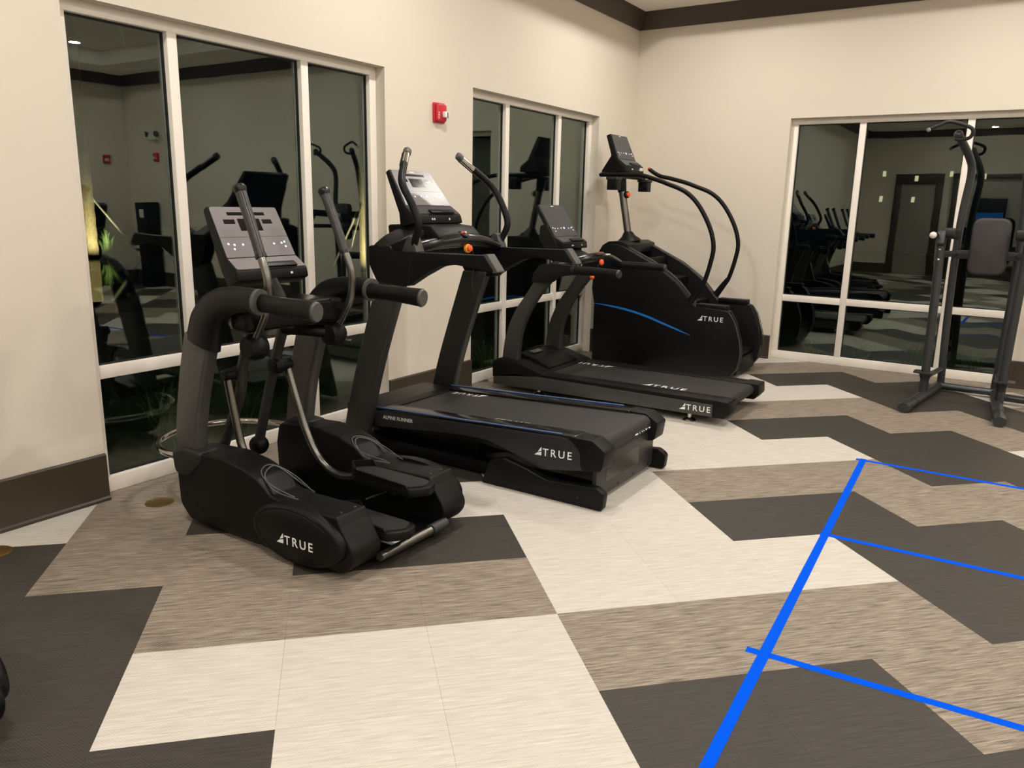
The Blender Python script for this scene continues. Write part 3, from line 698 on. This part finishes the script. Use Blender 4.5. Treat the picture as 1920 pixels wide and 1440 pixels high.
    for y in (-.30, -.1, .1, .30): ob('panel_screw', lathe([(.005, 0), (.005, .003)], (2.108, yc + y, .048), (1, 0, 0), 8), 'black_gloss', R)
    for s in (-1, 1):
        for x in (.45, 1.95): ob('levelling_foot', lathe([(.03, 0), (.032, .006), (.012, .012)], (x, Yw(s, .285), 0), (0, 0, 1), 12), 'rubber_black', R)
    ob('safety_cord', tube([(.955, yc + .10, 1.28), (.965, yc + .11, 1.18), (.955, yc + .105, 1.08), (.96, yc + .10, 1.0)], .0028, 6), 'cable_black', R)
    return R
alpine()

# ------------------------------------------------------------------ second treadmill
def treadmill():
    yc = -2.50
    R = empty('treadmill', (1.2, yc, 0), 'black treadmill with grey side rails and curved posts, in front of the stair climber', 'treadmill')
    Yw = lambda s, w: yc + s * w
    rails = side_pair('side_rail', [(.165, .045), (2.115, .064), (2.112, .155), (.60, .160), (.165, .108)], yc, .405, .450, 'rail_grey', R, 0.003)
    logo(rails[0], frame((1.830, Yw(-1, .4505), .089), (1, 0, .02), (0, 0, 1)), .044)
    belt = [(.48, .176), (2.125, .182)] + [(2.125 + .042 * math.sin(a), .140 + .042 * math.cos(a)) for a in [k * math.pi / 8 for k in range(1, 8)]] + [(2.125, .098), (.48, .098)]
    BT = ob('running_belt', extr(belt, FY, yc - .278, yc + .278), 'belt_black', R)
    logo(BT, frame((1.44, yc - .255, .1805), (1, 0, .004), (0, 1, 0)), .066, 'logo_white', .0006)
    logo(BT, frame((.96, yc + .255, .1788), (-1, 0, -.004), (0, -1, 0)), .066, 'logo_white', .0006)
    for s in (-1, 1):
        ob('foot_rail', extr(fil([(.40, .150, .002), (.40, .178, .004), (2.10, .186, .006), (2.13, .152, .002)]), FY, *sorted((Yw(s, .276), Yw(s, .442)))), 'black_plastic', R, 0.005)
        ob('end_cap', extr(fil([(2.08, .062, .012), (2.17, .064, .02), (2.205, .11, .02), (2.198, .188, .012), (2.08, .192, .008)]), FY, *sorted((Yw(s, .285), Yw(s, .456)))), 'black_plastic', R, 0.012, 3)
        po = ribbon([(.205, .20), (.222, .36), (.252, .50), (.325, .67), (.415, .80), (.515, .945)], [(.362, .20), (.370, .36), (.392, .50), (.452, .65), (.545, .80), (.672, .955)])
        PO = ob('upright', extr(po, FY, *sorted((Yw(s, .325), Yw(s, .388)))), 'charcoal_paint', R, 0.010, 3)
        arm = fil([(.512, .925, .015), (.522, 1.00, .05), (.585, 1.072, .04), (.70, 1.085, .1), (.885, 1.078, .004), (.885, 1.008, .004), (.745, .982, .1), (.668, .930, .04)])
        AR = ob('arm_cover', extr(arm, FY, *sorted((Yw(s, .360), Yw(s, .432)))), 'black_plastic', R, 0.018, 3)
        ob('arm_collar', tube([(.868, Yw(s, .405), 1.044), (.905, Yw(s, .408), 1.044)], .0375, 16), 'black_gloss', AR)
        G = ob('hand_rail', tube([(.88, Yw(s, .405), 1.044), (1.08, Yw(s, .425), 1.045), (1.285, Yw(s, .448), 1.040)], .033, 16), 'black_plastic', R)
        ob('rail_end', tube([(1.282, Yw(s, .448), 1.040), (1.296, Yw(s, .450), 1.040)], [.034, .028], 16), 'charcoal_paint', G)
        for x in (.60, 1.90):
            ob('levelling_foot', lathe([(.048, 0), (.050, .008), (.034, .022), (.016, .028), (.016, .055), (.008, .066)], (x, Yw(s, .410), 0), (0, 0, 1), 18), 'chrome', R)
    hood = fil([(.150, .10, .01), (.148, .235, .05), (.215, .272, .05), (.39, .252, .08), (.645, .180, .01), (.60, .160, .004), (.36, .150, .01)])
    H = ob('motor_hood', extr(hood, FY, yc - .438, yc + .438), 'black_plastic', R, 0.022, 3)
    ob('hood_ridge', extr(fil([(.22, .26, .01), (.30, .295, .03), (.46, .262, .05), (.62, .196, .01), (.40, .2, .01)]), FY, yc - .25, yc + .25), 'black_plastic', H, 0.03, 3)
    ob('hood_label', extr([(-.09, 0), (.07, 0), (.07, .055), (-.09, .055)], frame((.375, yc - .05, .2865), (0, 1, 0), (-1, 0, .22)), .0, .0015), 'steel_tube', H)
    ob('base_pan', box(.17, 2.08, yc - .40, yc + .40, .058, .100), 'black_deep', R, 0.004)
    console(R, yc, [(.412, 1.540), (.580, 1.282), (.668, 1.240), (.672, 1.188), (.500, 1.172), (.528, 1.292), (.382, 1.520)], .205, .205, 'console_dark', True, 'console_dark')
    ob('console_back', extr(fil([(.440, 1.37, .02), (.432, 1.26, .05), (.50, 1.165, .05), (.62, 1.165, .03), (.60, 1.24, .01), (.50, 1.39, .01)]), FY, yc - .208, yc + .208), 'black_plastic', R, 0.014, 3)
    ob('console_neck', extr(fil([(.50, 1.18, .02), (.50, 1.07, .03), (.80, 1.07, .03), (.78, 1.13, .02), (.64, 1.18, .02)]), FY, yc - .12, yc + .12), 'black_plastic', R, 0.014, 3)
    HB = ob('front_handlebar', tube([(.66, yc - .39, 1.055), (.74, yc - .30, 1.085), (.83, yc - .15, 1.115), (.87, yc, 1.122), (.89, yc + .15, 1.115), (.89, yc + .30, 1.085), (.88, yc + .39, 1.058)], [.036, .036, .038, .042, .038, .034, .036], 16), 'black_gloss', R)
    ob('control_pad', box(.865, .925, yc - .05, yc + .03, 1.146, 1.168), 'grip_grey', HB, 0.008)
    ob('control_key', box(.885, .915, yc - .04, yc + .02, 1.1675, 1.171), 'alarm_red', HB)
    ob('control_strip', box(.895, .925, yc + .075, yc + .14, 1.142, 1.152), 'label_white', HB, 0.003)
    ob('stop_button', lathe([(.012, 0), (.024, .004), (.024, .016), (.012, .024)], (.908, yc - .005, 1.088), (1, -.2, .1), 16), 'stop_orange', HB)
    SC = ob('safety_cord', tube([(.905, yc - .03, 1.09), (.90, yc - .05, 1.03), (.87, yc - .06, .985)], .003, 6), 'cable_black', R)
    ob('safety_key', ball((.865, yc - .06, .968), .020, 12, 8), 'stop_orange', SC)
    return R
treadmill()

# ------------------------------------------------------------------ stair climber
def climber():
    yc = -1.0
    R = empty('stair_climber', (1.0, yc, 0), 'tall black stair climber with looping handrails and a blue stripe, in the corner', 'exercise machine')
    Yw = lambda s, w: yc + s * w
    shell = fil([(.290, .025, .01), (.290, .60, .02), (.258, .745, .05), (.292, 1.06, .03), (.345, 1.150, .04), (.45, 1.182, .03), (.545, 1.178, .10), (.92, 1.005, .2), (1.14, .855, .2),
                 (1.325, .655, .04), (1.60, .640, .01), (1.645, .632, .02), (1.705, .545, .08), (1.765, .370, .1), (1.780, .240, .1), (1.760, .115, .06), (1.695, .025, .03)])
    sh = side_pair('side_shell', shell, yc, .275, .372, 'black_deep', R, 0.012, 3)
    logo(sh[0], frame((1.362, Yw(-1, .3725), .528), (1, 0, .012), (0, 0, 1)), .045)
    top = curve2([(.297, .600), (.48, .592), (.674, .568), (.85, .530), (1.01, .481), (1.16, .433), (1.300, .384)], 4)
    low = curve2([(.297, .596), (.48, .576), (.674, .548), (.85, .509), (1.01, .461), (1.16, .417), (1.300, .381)], 4)
    for s, S_ in zip((-1, 1), sh):
        ob('blue_stripe', extr(top + low[::-1], FY, *sorted((Yw(s, .371), Yw(s, .3745)))), 'blue_accent', S_)
        ob('rim_trim', extr(ribbon([(.545, 1.184), (.92, 1.010), (1.14, .860), (1.315, .668)], [(.545, 1.168), (.91, .995), (1.13, .845), (1.305, .655)]), FY, *sorted((Yw(s, .268), Yw(s, .300)))), 'charcoal_paint', S_, 0.004)
        ob('rear_ledge', box(1.335, 1.62, *sorted((Yw(s, .258), Yw(s, .368))), .632, .678), 'black_plastic', S_, 0.006)
        ob('edge_trim', tube([(1.648, Yw(s, .374), .625), (1.708, Yw(s, .374), .540), (1.767, Yw(s, .374), .370), (1.782, Yw(s, .374), .240), (1.762, Yw(s, .374), .112)], .0035, 6), 'grip_grey', S_)
        for x, z in ((1.66, .60), (1.74, .30)): ob('bolt', lathe([(.006, 0), (.006, .004)], (x, Yw(s, .270), z), (0, -s, 0), 8), 'chrome', S_)
        rp = [(1.285, .715), (1.340, .79), (1.394, .875), (1.444, 1.07), (1.456, 1.214), (1.405, 1.38), (1.291, 1.563), (1.157, 1.680), (.973, 1.752), (.855, 1.790), (.71, 1.825), (.53, 1.832), (.30, 1.832)]
        if s > 0: rp = rp[:-2] + [(.62, 1.842), (.55, 1.872), (.487, 1.912)]
        H = ob('handrail', tube([(x, Yw(s, .36), z) for x, z in rp], .0205, 14), 'black_plastic', R)
        ob('rail_sleeve', tube([(1.272, Yw(s, .36), .69), (1.325, Yw(s, .36), .77), (1.385, Yw(s, .36), .858)], [.034, .030, .024], 14), 'black_plastic', H)
        if s > 0: ob('rail_tip', ball((.482, Yw(s, .36), 1.915), .019, 12, 8), 'alarm_red', H)
        else: ob('rail_tip', ball((.298, Yw(s, .36), 1.832), .0195, 12, 8), 'black_gloss', H)
        C = ob('cup_holder', extr(fil([(-.052, -.052, .015), (.052, -.052, .015), (.052, .052, .015), (-.052, .052, .015)]), frame((.440, Yw(s, .36), 1.69), (1, 0, 0), (0, 1, 0)), 0, .10), 'black_plastic', R, 0.004)
        ob('cup_rim', wall_ring(rrect(-.062, .062, -.060, .060, .016), .010, frame((.440, Yw(s, .36), 1.785), (1, 0, 0), (0, 1, 0)), 0, .026), 'charcoal_paint', C, 0.002)
    ob('front_cover', extr(fil([(.275, .95, .02), (.296, 1.10, .03), (.335, 1.165, .04), (.40, 1.205, .04), (.52, 1.212, .04), (.60, 1.185, .02), (.60, 1.10, .01), (.42, .95, .01)]), FY, yc - .340, yc + .340), 'black_plastic', R, 0.02, 3)
    ob('front_panel', box(.300, .34, yc - .275, yc + .275, .03, 1.0), 'black_deep', R)
    for k, (x0, x1, z) in enumerate(((1.46, 1.715, .235), (1.23, 1.47, .455), (1.00, 1.24, .675), (.77, 1.01, .880))):
        ob('step', box(x0, x1, yc - .268, yc + .268, z - .045, z), 'black_plastic', R, 0.008)
        ob('riser', box(x0 - .012, x0 + .004, yc - .268, yc + .268, z, z + .18), 'black_deep', R)
    ob('rear_panel', box(1.70, 1.735, yc - .275, yc + .275, .04, .185), 'black_plastic', R, 0.006)
    ob('mast_base', lathe([(.125, 0), (.115, .02), (.070, .055), (.045, .095), (.040, .10)], (.462, yc, 1.195), (-.16, 0, 1), 20), 'black_plastic', R)
    M = ob('mast', tube([(.448, yc, 1.27), (.355, yc, 1.72)], .0365, 18), 'steel_tube', R)
    ob('mast_collar', tube([(.362, yc, 1.68), (.338, yc, 1.82)], [.042, .055], 18), 'black_plastic', M)
    ob('crossbar', tube([(.43, yc - .36, 1.818), (.41, yc, 1.822), (.43, yc + .36, 1.818)], .017, 12), 'black_plastic', R)
    ob('top_bracket', extr(fil([(.20, 1.835, .01), (.46, 1.835, .01), (.46, 1.872, .01), (.20, 1.872, .01)]), FY, yc - .16, yc + .16), 'black_plastic', R, 0.008)
    SB = ob('stop_housing', lathe([(.02, 0), (.034, .004), (.034, .028), (.026, .032)], (.398, yc, 1.652), (1, -.25, .1), 16), 'black_deep', M)
    ob('stop_button', lathe([(.016, .03), (.024, .034), (.022, .046), (.010, .050)], (.398, yc, 1.652), (1, -.25, .1), 16), 'stop_orange', R)
    CO = console(R, yc, [(.292, 2.224), (.395, 1.985), (.482, 1.922), (.486, 1.868), (.222, 1.868), (.318, 2.02), (.246, 2.208)], .182, .215, 'console_dark', True, 'console_dark')
    ob('card_slot', box(.470, .492, yc + .12, yc + .18, 1.885, 1.915), 'label_white', R, 0.003)
    for s in (-1, 1):
        for x in (.42, 1.55): ob('levelling_foot', lathe([(.03, 0), (.032, .008), (.014, .014), (.014, .03)], (x, Yw(s, .32), 0), (0, 0, 1), 12), 'rubber_black', R)
    return R
climber()

# ------------------------------------------------------------------ chin-up and dip tower
def tower():
    xc = 3.532
    R = empty('chin_up_tower', (xc, -1.0, 0), 'grey steel chin-up and dip tower with a padded backrest, in front of the back window', 'exercise machine')
    X_ = lambda s, d: xc + s * d
    for s in (-1, 1):
        F_ = ob('base_foot', tube([(X_(s, .320), -1.62, .045), (X_(s, .268), -1.1, .045), (X_(s, .210), -.50, .045)], .036, 16, side=(1, 0, 0), rs=.042, smooth=False), 'tower_metal', R)
        ob('foot_cap', tube([(X_(s, .325), -1.665, .040), (X_(s, .318), -1.60, .042)], [.038, .046], 16, side=(1, 0, 0), rs=[.044, .050]), 'tower_metal', F_)
        ob('foot_band', tube([(X_(s, .300), -1.42, .045), (X_(s, .298), -1.405, .045)], .0385, 16, side=(1, 0, 0), rs=.0445), 'charcoal_paint', F_)
        M = ob('mast', tube([(X_(s, .205), -.55, .06), (X_(s, .222), -.58, .62), (X_(s, .228), -.60, 1.18), (X_(s, .222), -.60, 1.54), (X_(s, .198), -.62, 1.86), (X_(s, .222), -.68, 1.99), (X_(s, .298), -.84, 2.145)], .031, 16), 'tower_metal', R)
        ob('mast_cap', ball((X_(s, .305), -.855, 2.158), .036, 14, 8), 'tower_metal', M)
        ob('pull_up_handle', tube([(X_(s, .325), -.87, 2.125), (X_(s, .268), -.86, 2.120), (X_(s, .218), -.87, 2.135), (X_(s, .203), -.88, 2.18), (X_(s, .238), -.89, 2.215), (X_(s, .368), -.92, 2.255), (X_(s, .438), -.94, 2.230), (X_(s, .503), -.96, 2.198)], .0145, 12), 'rubber_black', M)
        ob('handle_tip', ball((X_(s, .510), -.962, 2.194), .018, 12, 8), 'chrome', M)
        P = ob('front_post', tube([(X_(s, .275), -1.06, .09), (X_(s, .285), -1.04, .70), (X_(s, .300), -1.02, 1.33)], .030, 14, side=(1, 0, 0), rs=.034), 'tower_metal', R)
        ob('post_foot', tube([(X_(s, .275), -1.06, .06), (X_(s, .275), -1.06, .16), (X_(s, .276), -1.06, .235)], [.032, .030, .056], 14), 'tower_metal', P)
        ob('step_plate', extr(fil([(-.085, -.06, .01), (.06, -.075, .01), (.06, .075, .01), (-.085, .06, .01)]), frame((X_(s, .278), -1.06, .235), (s * -1, 0, 0), (0, 1, 0)), -.006, .006), 'charcoal_paint', P)
        ob('brace', tube([(X_(s, .278), -1.04, .19), (X_(s, .215), -.60, .20)], .022, 12), 'tower_metal', P)
        ob('side_arm', tube([(X_(s, .300), -1.02, 1.21), (X_(s, .228), -.60, 1.205)], .026, 12), 'tower_metal', R)
        ob('post_bracket', extr(fil([(-1.10, 1.29, .02), (-.98, 1.26, .02), (-.93, 1.33, .02), (-1.0, 1.41, .03), (-1.08, 1.40, .03)]), lambda u, v, w: (w, u, v), *sorted((X_(s, .270), X_(s, .330)))), 'tower_metal', P, 0.01)
        ob('elbow_pad', extr(fil([(-1.06, 1.345, .03), (-.70, 1.325, .03), (-.70, 1.405, .03), (-1.06, 1.425, .03)]), lambda u, v, w: (w, u, v), *sorted((X_(s, .205), X_(s, .300)))), 'rubber_black', R, 0.012, 3)
        ob('dip_grip', tube([(X_(s, .345), -1.16, 1.365), (X_(s, .325), -.96, 1.375)], .019, 14), 'rubber_black', P)
        ob('grip_end', ball((X_(s, .347), -1.17, 1.365), .027, 14, 8), 'label_white', P)
        for z in (1.17, 1.25): ob('bolt', ball((X_(s, .300), -1.058, z), .012, 10, 6), 'chrome', P)
    ob('base_bar', tube([(X_(-1, .22), -.60, .050), (X_(1, .22), -.60, .050)], .030, 14), 'tower_metal', R)
    ob('base_extension', tube([(X_(1, .25), -.78, .055), (X_(1, .60), -.80, .055)], .032, 14), 'tower_metal', R)
    ob('back_bar', box(xc - .228, xc + .228, -.635, -.575, 1.165, 1.235), 'tower_metal', R, 0.006)
    ob('pad_bracket', box(xc - .04, xc + .08, -.665, -.63, 1.14, 1.30), 'charcoal_paint', R, 0.004)
    pad = rrect(xc - .118, xc + .150, 1.045, 1.505, .075, 7)
    PD = ob('back_pad', extr(pad, FY, -.735, -.672), 'pad_fabric', R, 0.018, 4)
    R.rotation_euler.z = math.radians(-2.2)
    ob('pad_edge', wall_ring(rrect(xc - .122, xc + .154, 1.041, 1.509, .078, 7), .006, FY, -.712, -.668), 'rubber_black', PD)
    return R
tower()

# ------------------------------------------------------------------ fire alarm on the wall
def fire_strobe(fr, label):
    A = empty('fire_alarm_strobe', fr(0, 0, 0), label, 'fire alarm')
    ob('back_plate', extr(rrect(-.066, .066, -.072, .072, .014), fr, 0, .018), 'alarm_red', A, 0.004)
    ob('horn_body', extr(fil([(-.054, -.062, .012), (.058, -.062, .02), (.058, .062, .02), (-.054, .062, .012)]), fr, .016, .042), 'alarm_red', A, 0.012, 3)
    L_ = ob('strobe_lens', extr(fil([(.000, -.034, .01), (.056, -.034, .01), (.056, .010, .01), (.000, .010, .01)]), fr, .040, .072), 'alarm_lens', A, 0.010, 3)
    ob('strobe_bulb', extr(rrect(.022, .032, -.030, .006, .003), fr, .071, .074), 'grip_grey', L_)
    tv, w = text_vf('FIRE', lambda u, v, q: fr(-.032 - v, -.042 + u, .0425 + q), .014, .0008, bold=.01)
    ob('fire_lettering', tv, 'logo_white', A)
fire_strobe(lambda u, v, w: (w, -3.497 + u, 2.187 + v), 'red fire alarm strobe on the cream wall between the two left windows')
fire_strobe(lambda u, v, w: (8.62 + u, -w, 2.20 + v), 'red fire alarm strobe on the far back wall, seen only in the window reflection')
fire_strobe(lambda u, v, w: (XR - w, -.40 - u, 2.16 + v), 'red fire alarm strobe on the right wall, seen only in the window reflection')

# ------------------------------------------------------------------ tape lines and floor outlet covers
def tape(a, b, z, wd, label):
    a = Vector(a + (0,)); b = Vector(b + (0,)); d = (b - a).normalized(); n = Vector((-d.y, d.x, 0))
    N = 24; V = []; Fc = []
    for i in range(N + 1):
        p = a + (b - a) * (i / N); j = random.uniform(-.0006, .0006)
        for q, zz in ((-1, z), (1, z), (1, z + .0004), (-1, z + .0004)): V.append((p.x + n.x * q * (wd / 2 + j), p.y + n.y * q * (wd / 2 + j), zz))
    for i in range(N):
        for k in range(4): Fc.append((i * 4 + k, i * 4 + (k + 1) % 4, (i + 1) * 4 + (k + 1) % 4, (i + 1) * 4 + k))
    Fc += [(0, 1, 2, 3), (N * 4 + 3, N * 4 + 2, N * 4 + 1, N * 4)]
    tag(ob('tape_strip', (V, Fc), 'blue_tape'), label, 'tape', 'blue tape lines on the floor')
tape((3.095, -3.143), (6.4, -3.16), .0003, .036, 'blue tape strip crossing the floor farthest from the viewer')
tape((3.165, -4.512), (6.4, -4.44), .0003, .036, 'blue tape strip crossing the floor, middle one of the three')
tape((3.175, -5.748), (6.4, -5.56), .0003, .036, 'blue tape strip crossing the floor nearest to the viewer')
tape((3.135, -3.115), (3.285, -6.95), .0009, .038, 'long blue tape line running towards the viewer over the three cross strips')
def outlet(x, y, label):
    t = empty('floor_outlet_cover', (x, y, 0), label, 'outlet cover')
    ob('cover_plate', lathe([(.070, 0), (.070, .0015), (.064, .004), (.0005, .0045)], (x, y, 0), (0, 0, 1), 28), 'brass', t)
    ob('cover_ring', lathe([(.030, .0042), (.034, .0052), (.038, .0042)], (x, y, 0), (0, 0, 1), 24), 'brass', t)
    for a in (0.5, 3.6): ob('screw', lathe([(.004, .004), (.004, .0055)], (x + .052 * math.cos(a), y + .052 * math.sin(a), 0), (0, 0, 1), 8), 'brass', t)
outlet(.255, -6.125, 'round brass floor outlet cover left of the elliptical trainer')
g_ = gpt(-4.50, 2.86)
outlet(g_[0] - .03, g_[1], 'round brass floor outlet cover cut off by the left edge')

# ------------------------------------------------------------------ what the windows mirror: door, mirror, screen, dispenser
D = empty('door_1', (1.35, YB, 0), 'dark framed door in the wall behind the viewer, seen in the window reflection', None, None, 'structure')
for q in (box(.80, .96, YB, YB + .05, 0, 2.42), box(1.74, 1.90, YB, YB + .05, 0, 2.42), box(.80, 1.90, YB, YB + .055, 2.24, 2.50)): ob('door_frame', q, 'brown_trim', D, 0.005)
ob('door_leaf', box(.965, 1.735, YB, YB + .03, .01, 2.235), 'door_panel', D, 0.003)
ob('door_handle', tube([(1.02, YB + .03, 1.05), (1.02, YB + .08, 1.05), (1.14, YB + .08, 1.05)], .01, 8), 'chrome', D)
def rail_band():
    t = empty('wall_mirror', (4.3, YB, 0), 'wide dark framed mirror on the wall behind the viewer, seen in the window reflection', 'mirror')
    ob('mirror_frame', join(box(2.1, 6.5, YB, YB + .05, 2.38, 2.50), box(2.1, 2.2, YB, YB + .05, .30, 2.38), box(6.4, 6.5, YB, YB + .05, .30, 2.38), box(2.1, 6.5, YB, YB + .05, .25, .33)), 'brown_trim', t, 0.004)
    ob('mirror_glass', box(2.2, 6.4, YB + .004, YB + .012, .33, 2.38), 'door_panel', t)
rail_band()
Tm = empty('wall_screen', (2.95, YB + .05, 1.6), 'dark wall screen with a blue picture, seen in the window reflection', 'screen')
ob('casing', box(2.62, 3.30, YB + .055, YB + .10, 1.25, 1.92), 'black_deep', Tm, 0.008)
ob('picture', box(2.66, 3.26, YB + .10, YB + .103, 1.29, 1.60), 'screen_blue', Tm)
for x, z, d, w_ in ((.52, 2.50, .0, 'left of the door, upper'), (.50, 1.88, .0, 'left of the door, lower'), (1.27, 2.385, .055, 'on the door head'), (1.25, 1.87, .03, 'on the door leaf'), (2.04, 2.49, .0, 'between door and mirror'), (2.74, 2.44, .05, 'on the mirror frame')):
    wl = empty('marker_light', (x, YB + d, z), 'tiny lit marker ' + w_ + ', seen in the back window', 'marker light', 'small lit markers behind the viewer')
    ob('marker_base', box(x - .045, x + .045, YB + d, YB + d + .012, z - .075, z + .075), 'lamp_trim', wl, 0.003)
    ob('marker_lens', box(x - .038, x + .038, YB + d + .011, YB + d + .018, z - .068, z + .068), 'marker_lamp', wl, 0.003)
Dp = empty('wipe_dispenser', (8.75, -.15, 0), 'black floor standing wipe dispenser, seen only in the window reflection', 'dispenser')
ob('cabinet', extr(fil([(8.60, -.30, .04), (8.90, -.30, .04), (8.90, -.03, .02), (8.60, -.03, .02)]), FZ, 0.0, 1.45), 'black_plastic', Dp, 0.03, 3)
ob('notice', box(8.64, 8.76, -.304, -.300, 1.20, 1.34), 'label_white', Dp)
ob('tray', box(8.58, 8.92, -.36, -.02, .62, .66), 'black_deep', Dp, 0.01)
Em = empty('emergency_light', (8.6, -.05, 2.54), 'twin head emergency light on the far back wall, seen in the window reflection', 'emergency light')
ob('battery_box', box(8.50, 8.72, -.07, 0, 2.48, 2.58), 'label_white', Em, 0.01)
for s in (-1, 1): ob('lamp_head', lathe([(.02, 0), (.045, .03), (.05, .06)], (8.61 + s * .13, -.04, 2.58), (s * .4, -.8, -.1), 14), 'grip_grey', Em)

# ------------------------------------------------------------------ outside at night
tag(ob('lawn_ground', join(box(-40, -.2, -30, 30, -.4, -.15), box(-.2, 14, .2, 30, -.4, -.15)), 'lawn'), 'dark lawn outside the windows', None, None, 'structure')
tag(ob('pool', extr(fil([(-21, -6, 2), (-9.5, -4.5, 2), (-8.0, 1.5, 2), (-19, 6, 3)], 8), FZ, -.151, -.145), 'pool_water'), 'dark still pool outside the nearest window', None, None, 'structure')
tag(ob('pool_path', extr([(-8.0, -6), (-5.4, -5.4), (-4.2, 3), (-6.2, 4)], FZ, -.151, -.143), 'deck_stone'), 'pale paved path between the pool and the window', None, None, 'structure')
def palm(x, y, h, r0, label, watt, tilt=.0, stakes=True):
    t = empty('palm_tree', (x, y, -.15), label, 'palm tree')
    pts = []; n = 22
    for i in range(n * 2 + 1):
        z = -.15 + h * i / (n * 2); q = i / (n * 2)
        pts.append(((x + tilt * q * q, y, z), r0 * (1.15 - .35 * q) * (1.06 if i % 2 else .97)))
    ob('trunk', tube([p for p, _ in pts], [r for _, r in pts], 14, smooth=False), 'trunk_bark', t, sharp=20)
    top = Vector((x + tilt, y, -.15 + h))
    for k in range(18):
        a = k * 2.4; el = .9 - .08 * k; V = []; Fc = []; Lf = h * .30 + .5
        d = Vector((math.cos(a), math.sin(a), 0)); sd = Vector((-d.y, d.x, 0))
        for i in range(8):
            q = i / 7; p = top + d * (Lf * q) + Vector((0, 0, Lf * (q * math.sin(el) - .75 * q * q)))
            ww = .16 * math.sin(math.pi * min(1, q * .9 + .08)) + .01
            V += [tuple(p - sd * ww - Vector((0, 0, .05))), tuple(p + Vector((0, 0, .02))), tuple(p + sd * ww - Vector((0, 0, .05)))]
        for i in range(7): Fc += [(i * 3, i * 3 + 1, i * 3 + 4, i * 3 + 3), (i * 3 + 1, i * 3 + 2, i * 3 + 5, i * 3 + 4)]
        ob('frond', (V, Fc), 'frond_green', t)
    if stakes:
        for k in range(3):
            a = k * 2.1 + .9
            ob('stake', tube([(x + 1.3 * math.cos(a), y + 1.3 * math.sin(a), -.15), (x + r0 * math.cos(a), y + r0 * math.sin(a), 1.45)], .028, 8), 'stake_wood', t)
    dv = Vector((CAM[0] - x, CAM[1] - y, 0)).normalized()
    rt = Vector((-dv.y, dv.x, 0))
    V = []; Fc = []
    for i in range(60):
        a = random.uniform(0, 6.283); l = random.uniform(.5, .95); le = random.uniform(.1, .5)
        b = Vector((x, y, -.15)) + rt * random.uniform(.28, .5) + dv * random.uniform(-.1, .2); d = Vector((math.cos(a), math.sin(a), 0)); sd = Vector((-d.y, d.x, 0)) * .022
        k = len(V)
        for q in (0, .35, .7, 1):
            p = b + d * le * q * q + Vector((0, 0, l * (q * 1.25 - .35 * q * q))); V += [tuple(p - sd * (1.05 - q)), tuple(p + sd * (1.05 - q))]
        for j in range(3): Fc.append((k + j * 2, k + j * 2 + 1, k + j * 2 + 3, k + j * 2 + 2))
    ob('sucker_leaves', (V, Fc), 'frond_green', t)
    lp = Vector((x, y, 0)) + dv * 1.15 + Vector((-dv.y, dv.x, 0)) * .30
    g = empty('garden_spotlight', (lp.x, lp.y, -.15), 'small uplight below the ' + label.replace('uplit ', ''), 'garden light')
    ob('lamp_can', lathe([(.05, 0), (.06, .12), (.055, .14)], (lp.x, lp.y, -.15), (0, 0, 1), 12), 'black_deep', g)
    ld = bpy.data.lights.new('lamp', 'SPOT'); ld.energy = watt; ld.spot_size = 1.35; ld.spot_blend = .8; ld.color = (1, .9, .6); ld.shadow_soft_size = .04
    lo = bpy.data.objects.new('lamp', ld); COL.objects.link(lo); lo.parent = g; lo.location = (0, 0, .16)
    dr = Vector((x, y, .75)) - (lp + Vector((0, 0, .0)))
    lo.rotation_euler = dr.to_track_quat('-Z', 'Y').to_euler()
palm(-18.1, 3.85, 9.5, .16, 'uplit palm tree beyond the pool in the leftmost pane', 420)
palm(-9.9, 6.1, 9.5, .10, 'slim uplit palm tree in the right pane of the nearest window', 420, .1)
def clump(x, y, h, n, label, group):
    V = []; Fc = []
    for i in range(n):
        a = random.uniform(0, 6.283); l = h * random.uniform(.6, 1.1); le = random.uniform(.15, .42) * h
        b = Vector((x + random.uniform(-.06, .06), y + random.uniform(-.06, .06), -.15)); d = Vector((math.cos(a), math.sin(a), 0)); s = Vector((-d.y, d.x, 0)) * .012
        k = len(V)
        for q in (0, .35, .7, 1):
            p = b + d * le * q * q + Vector((0, 0, l * (q * 1.25 - .45 * q * q))); ww = s * (1.05 - q)
            V += [tuple(p - ww), tuple(p + ww)]
        for j in range(3): Fc.append((k + j * 2, k + j * 2 + 1, k + j * 2 + 3, k + j * 2 + 2))
    tag(ob('grass_clump', (V, Fc), 'frond_green'), label, 'plant', group)
for i in range(4): clump(-.72 - .2 * random.random(), -5.9 + i * .55, random.uniform(.42, .55), 60, 'arching ornamental grass clump outside the nearest window', 'grass clumps outside the nearest window')
for i in range(4): clump(-.72 - .2 * random.random(), -2.75 + i * .52, random.uniform(.35, .48), 50, 'arching ornamental grass clump outside the far left window', 'grass clumps outside the far left window')
for i in range(4): clump(1.95 + i * .52, .70 + .2 * random.random(), random.uniform(.3, .45), 50, 'arching ornamental grass clump outside the back window', 'grass clumps outside the back window')
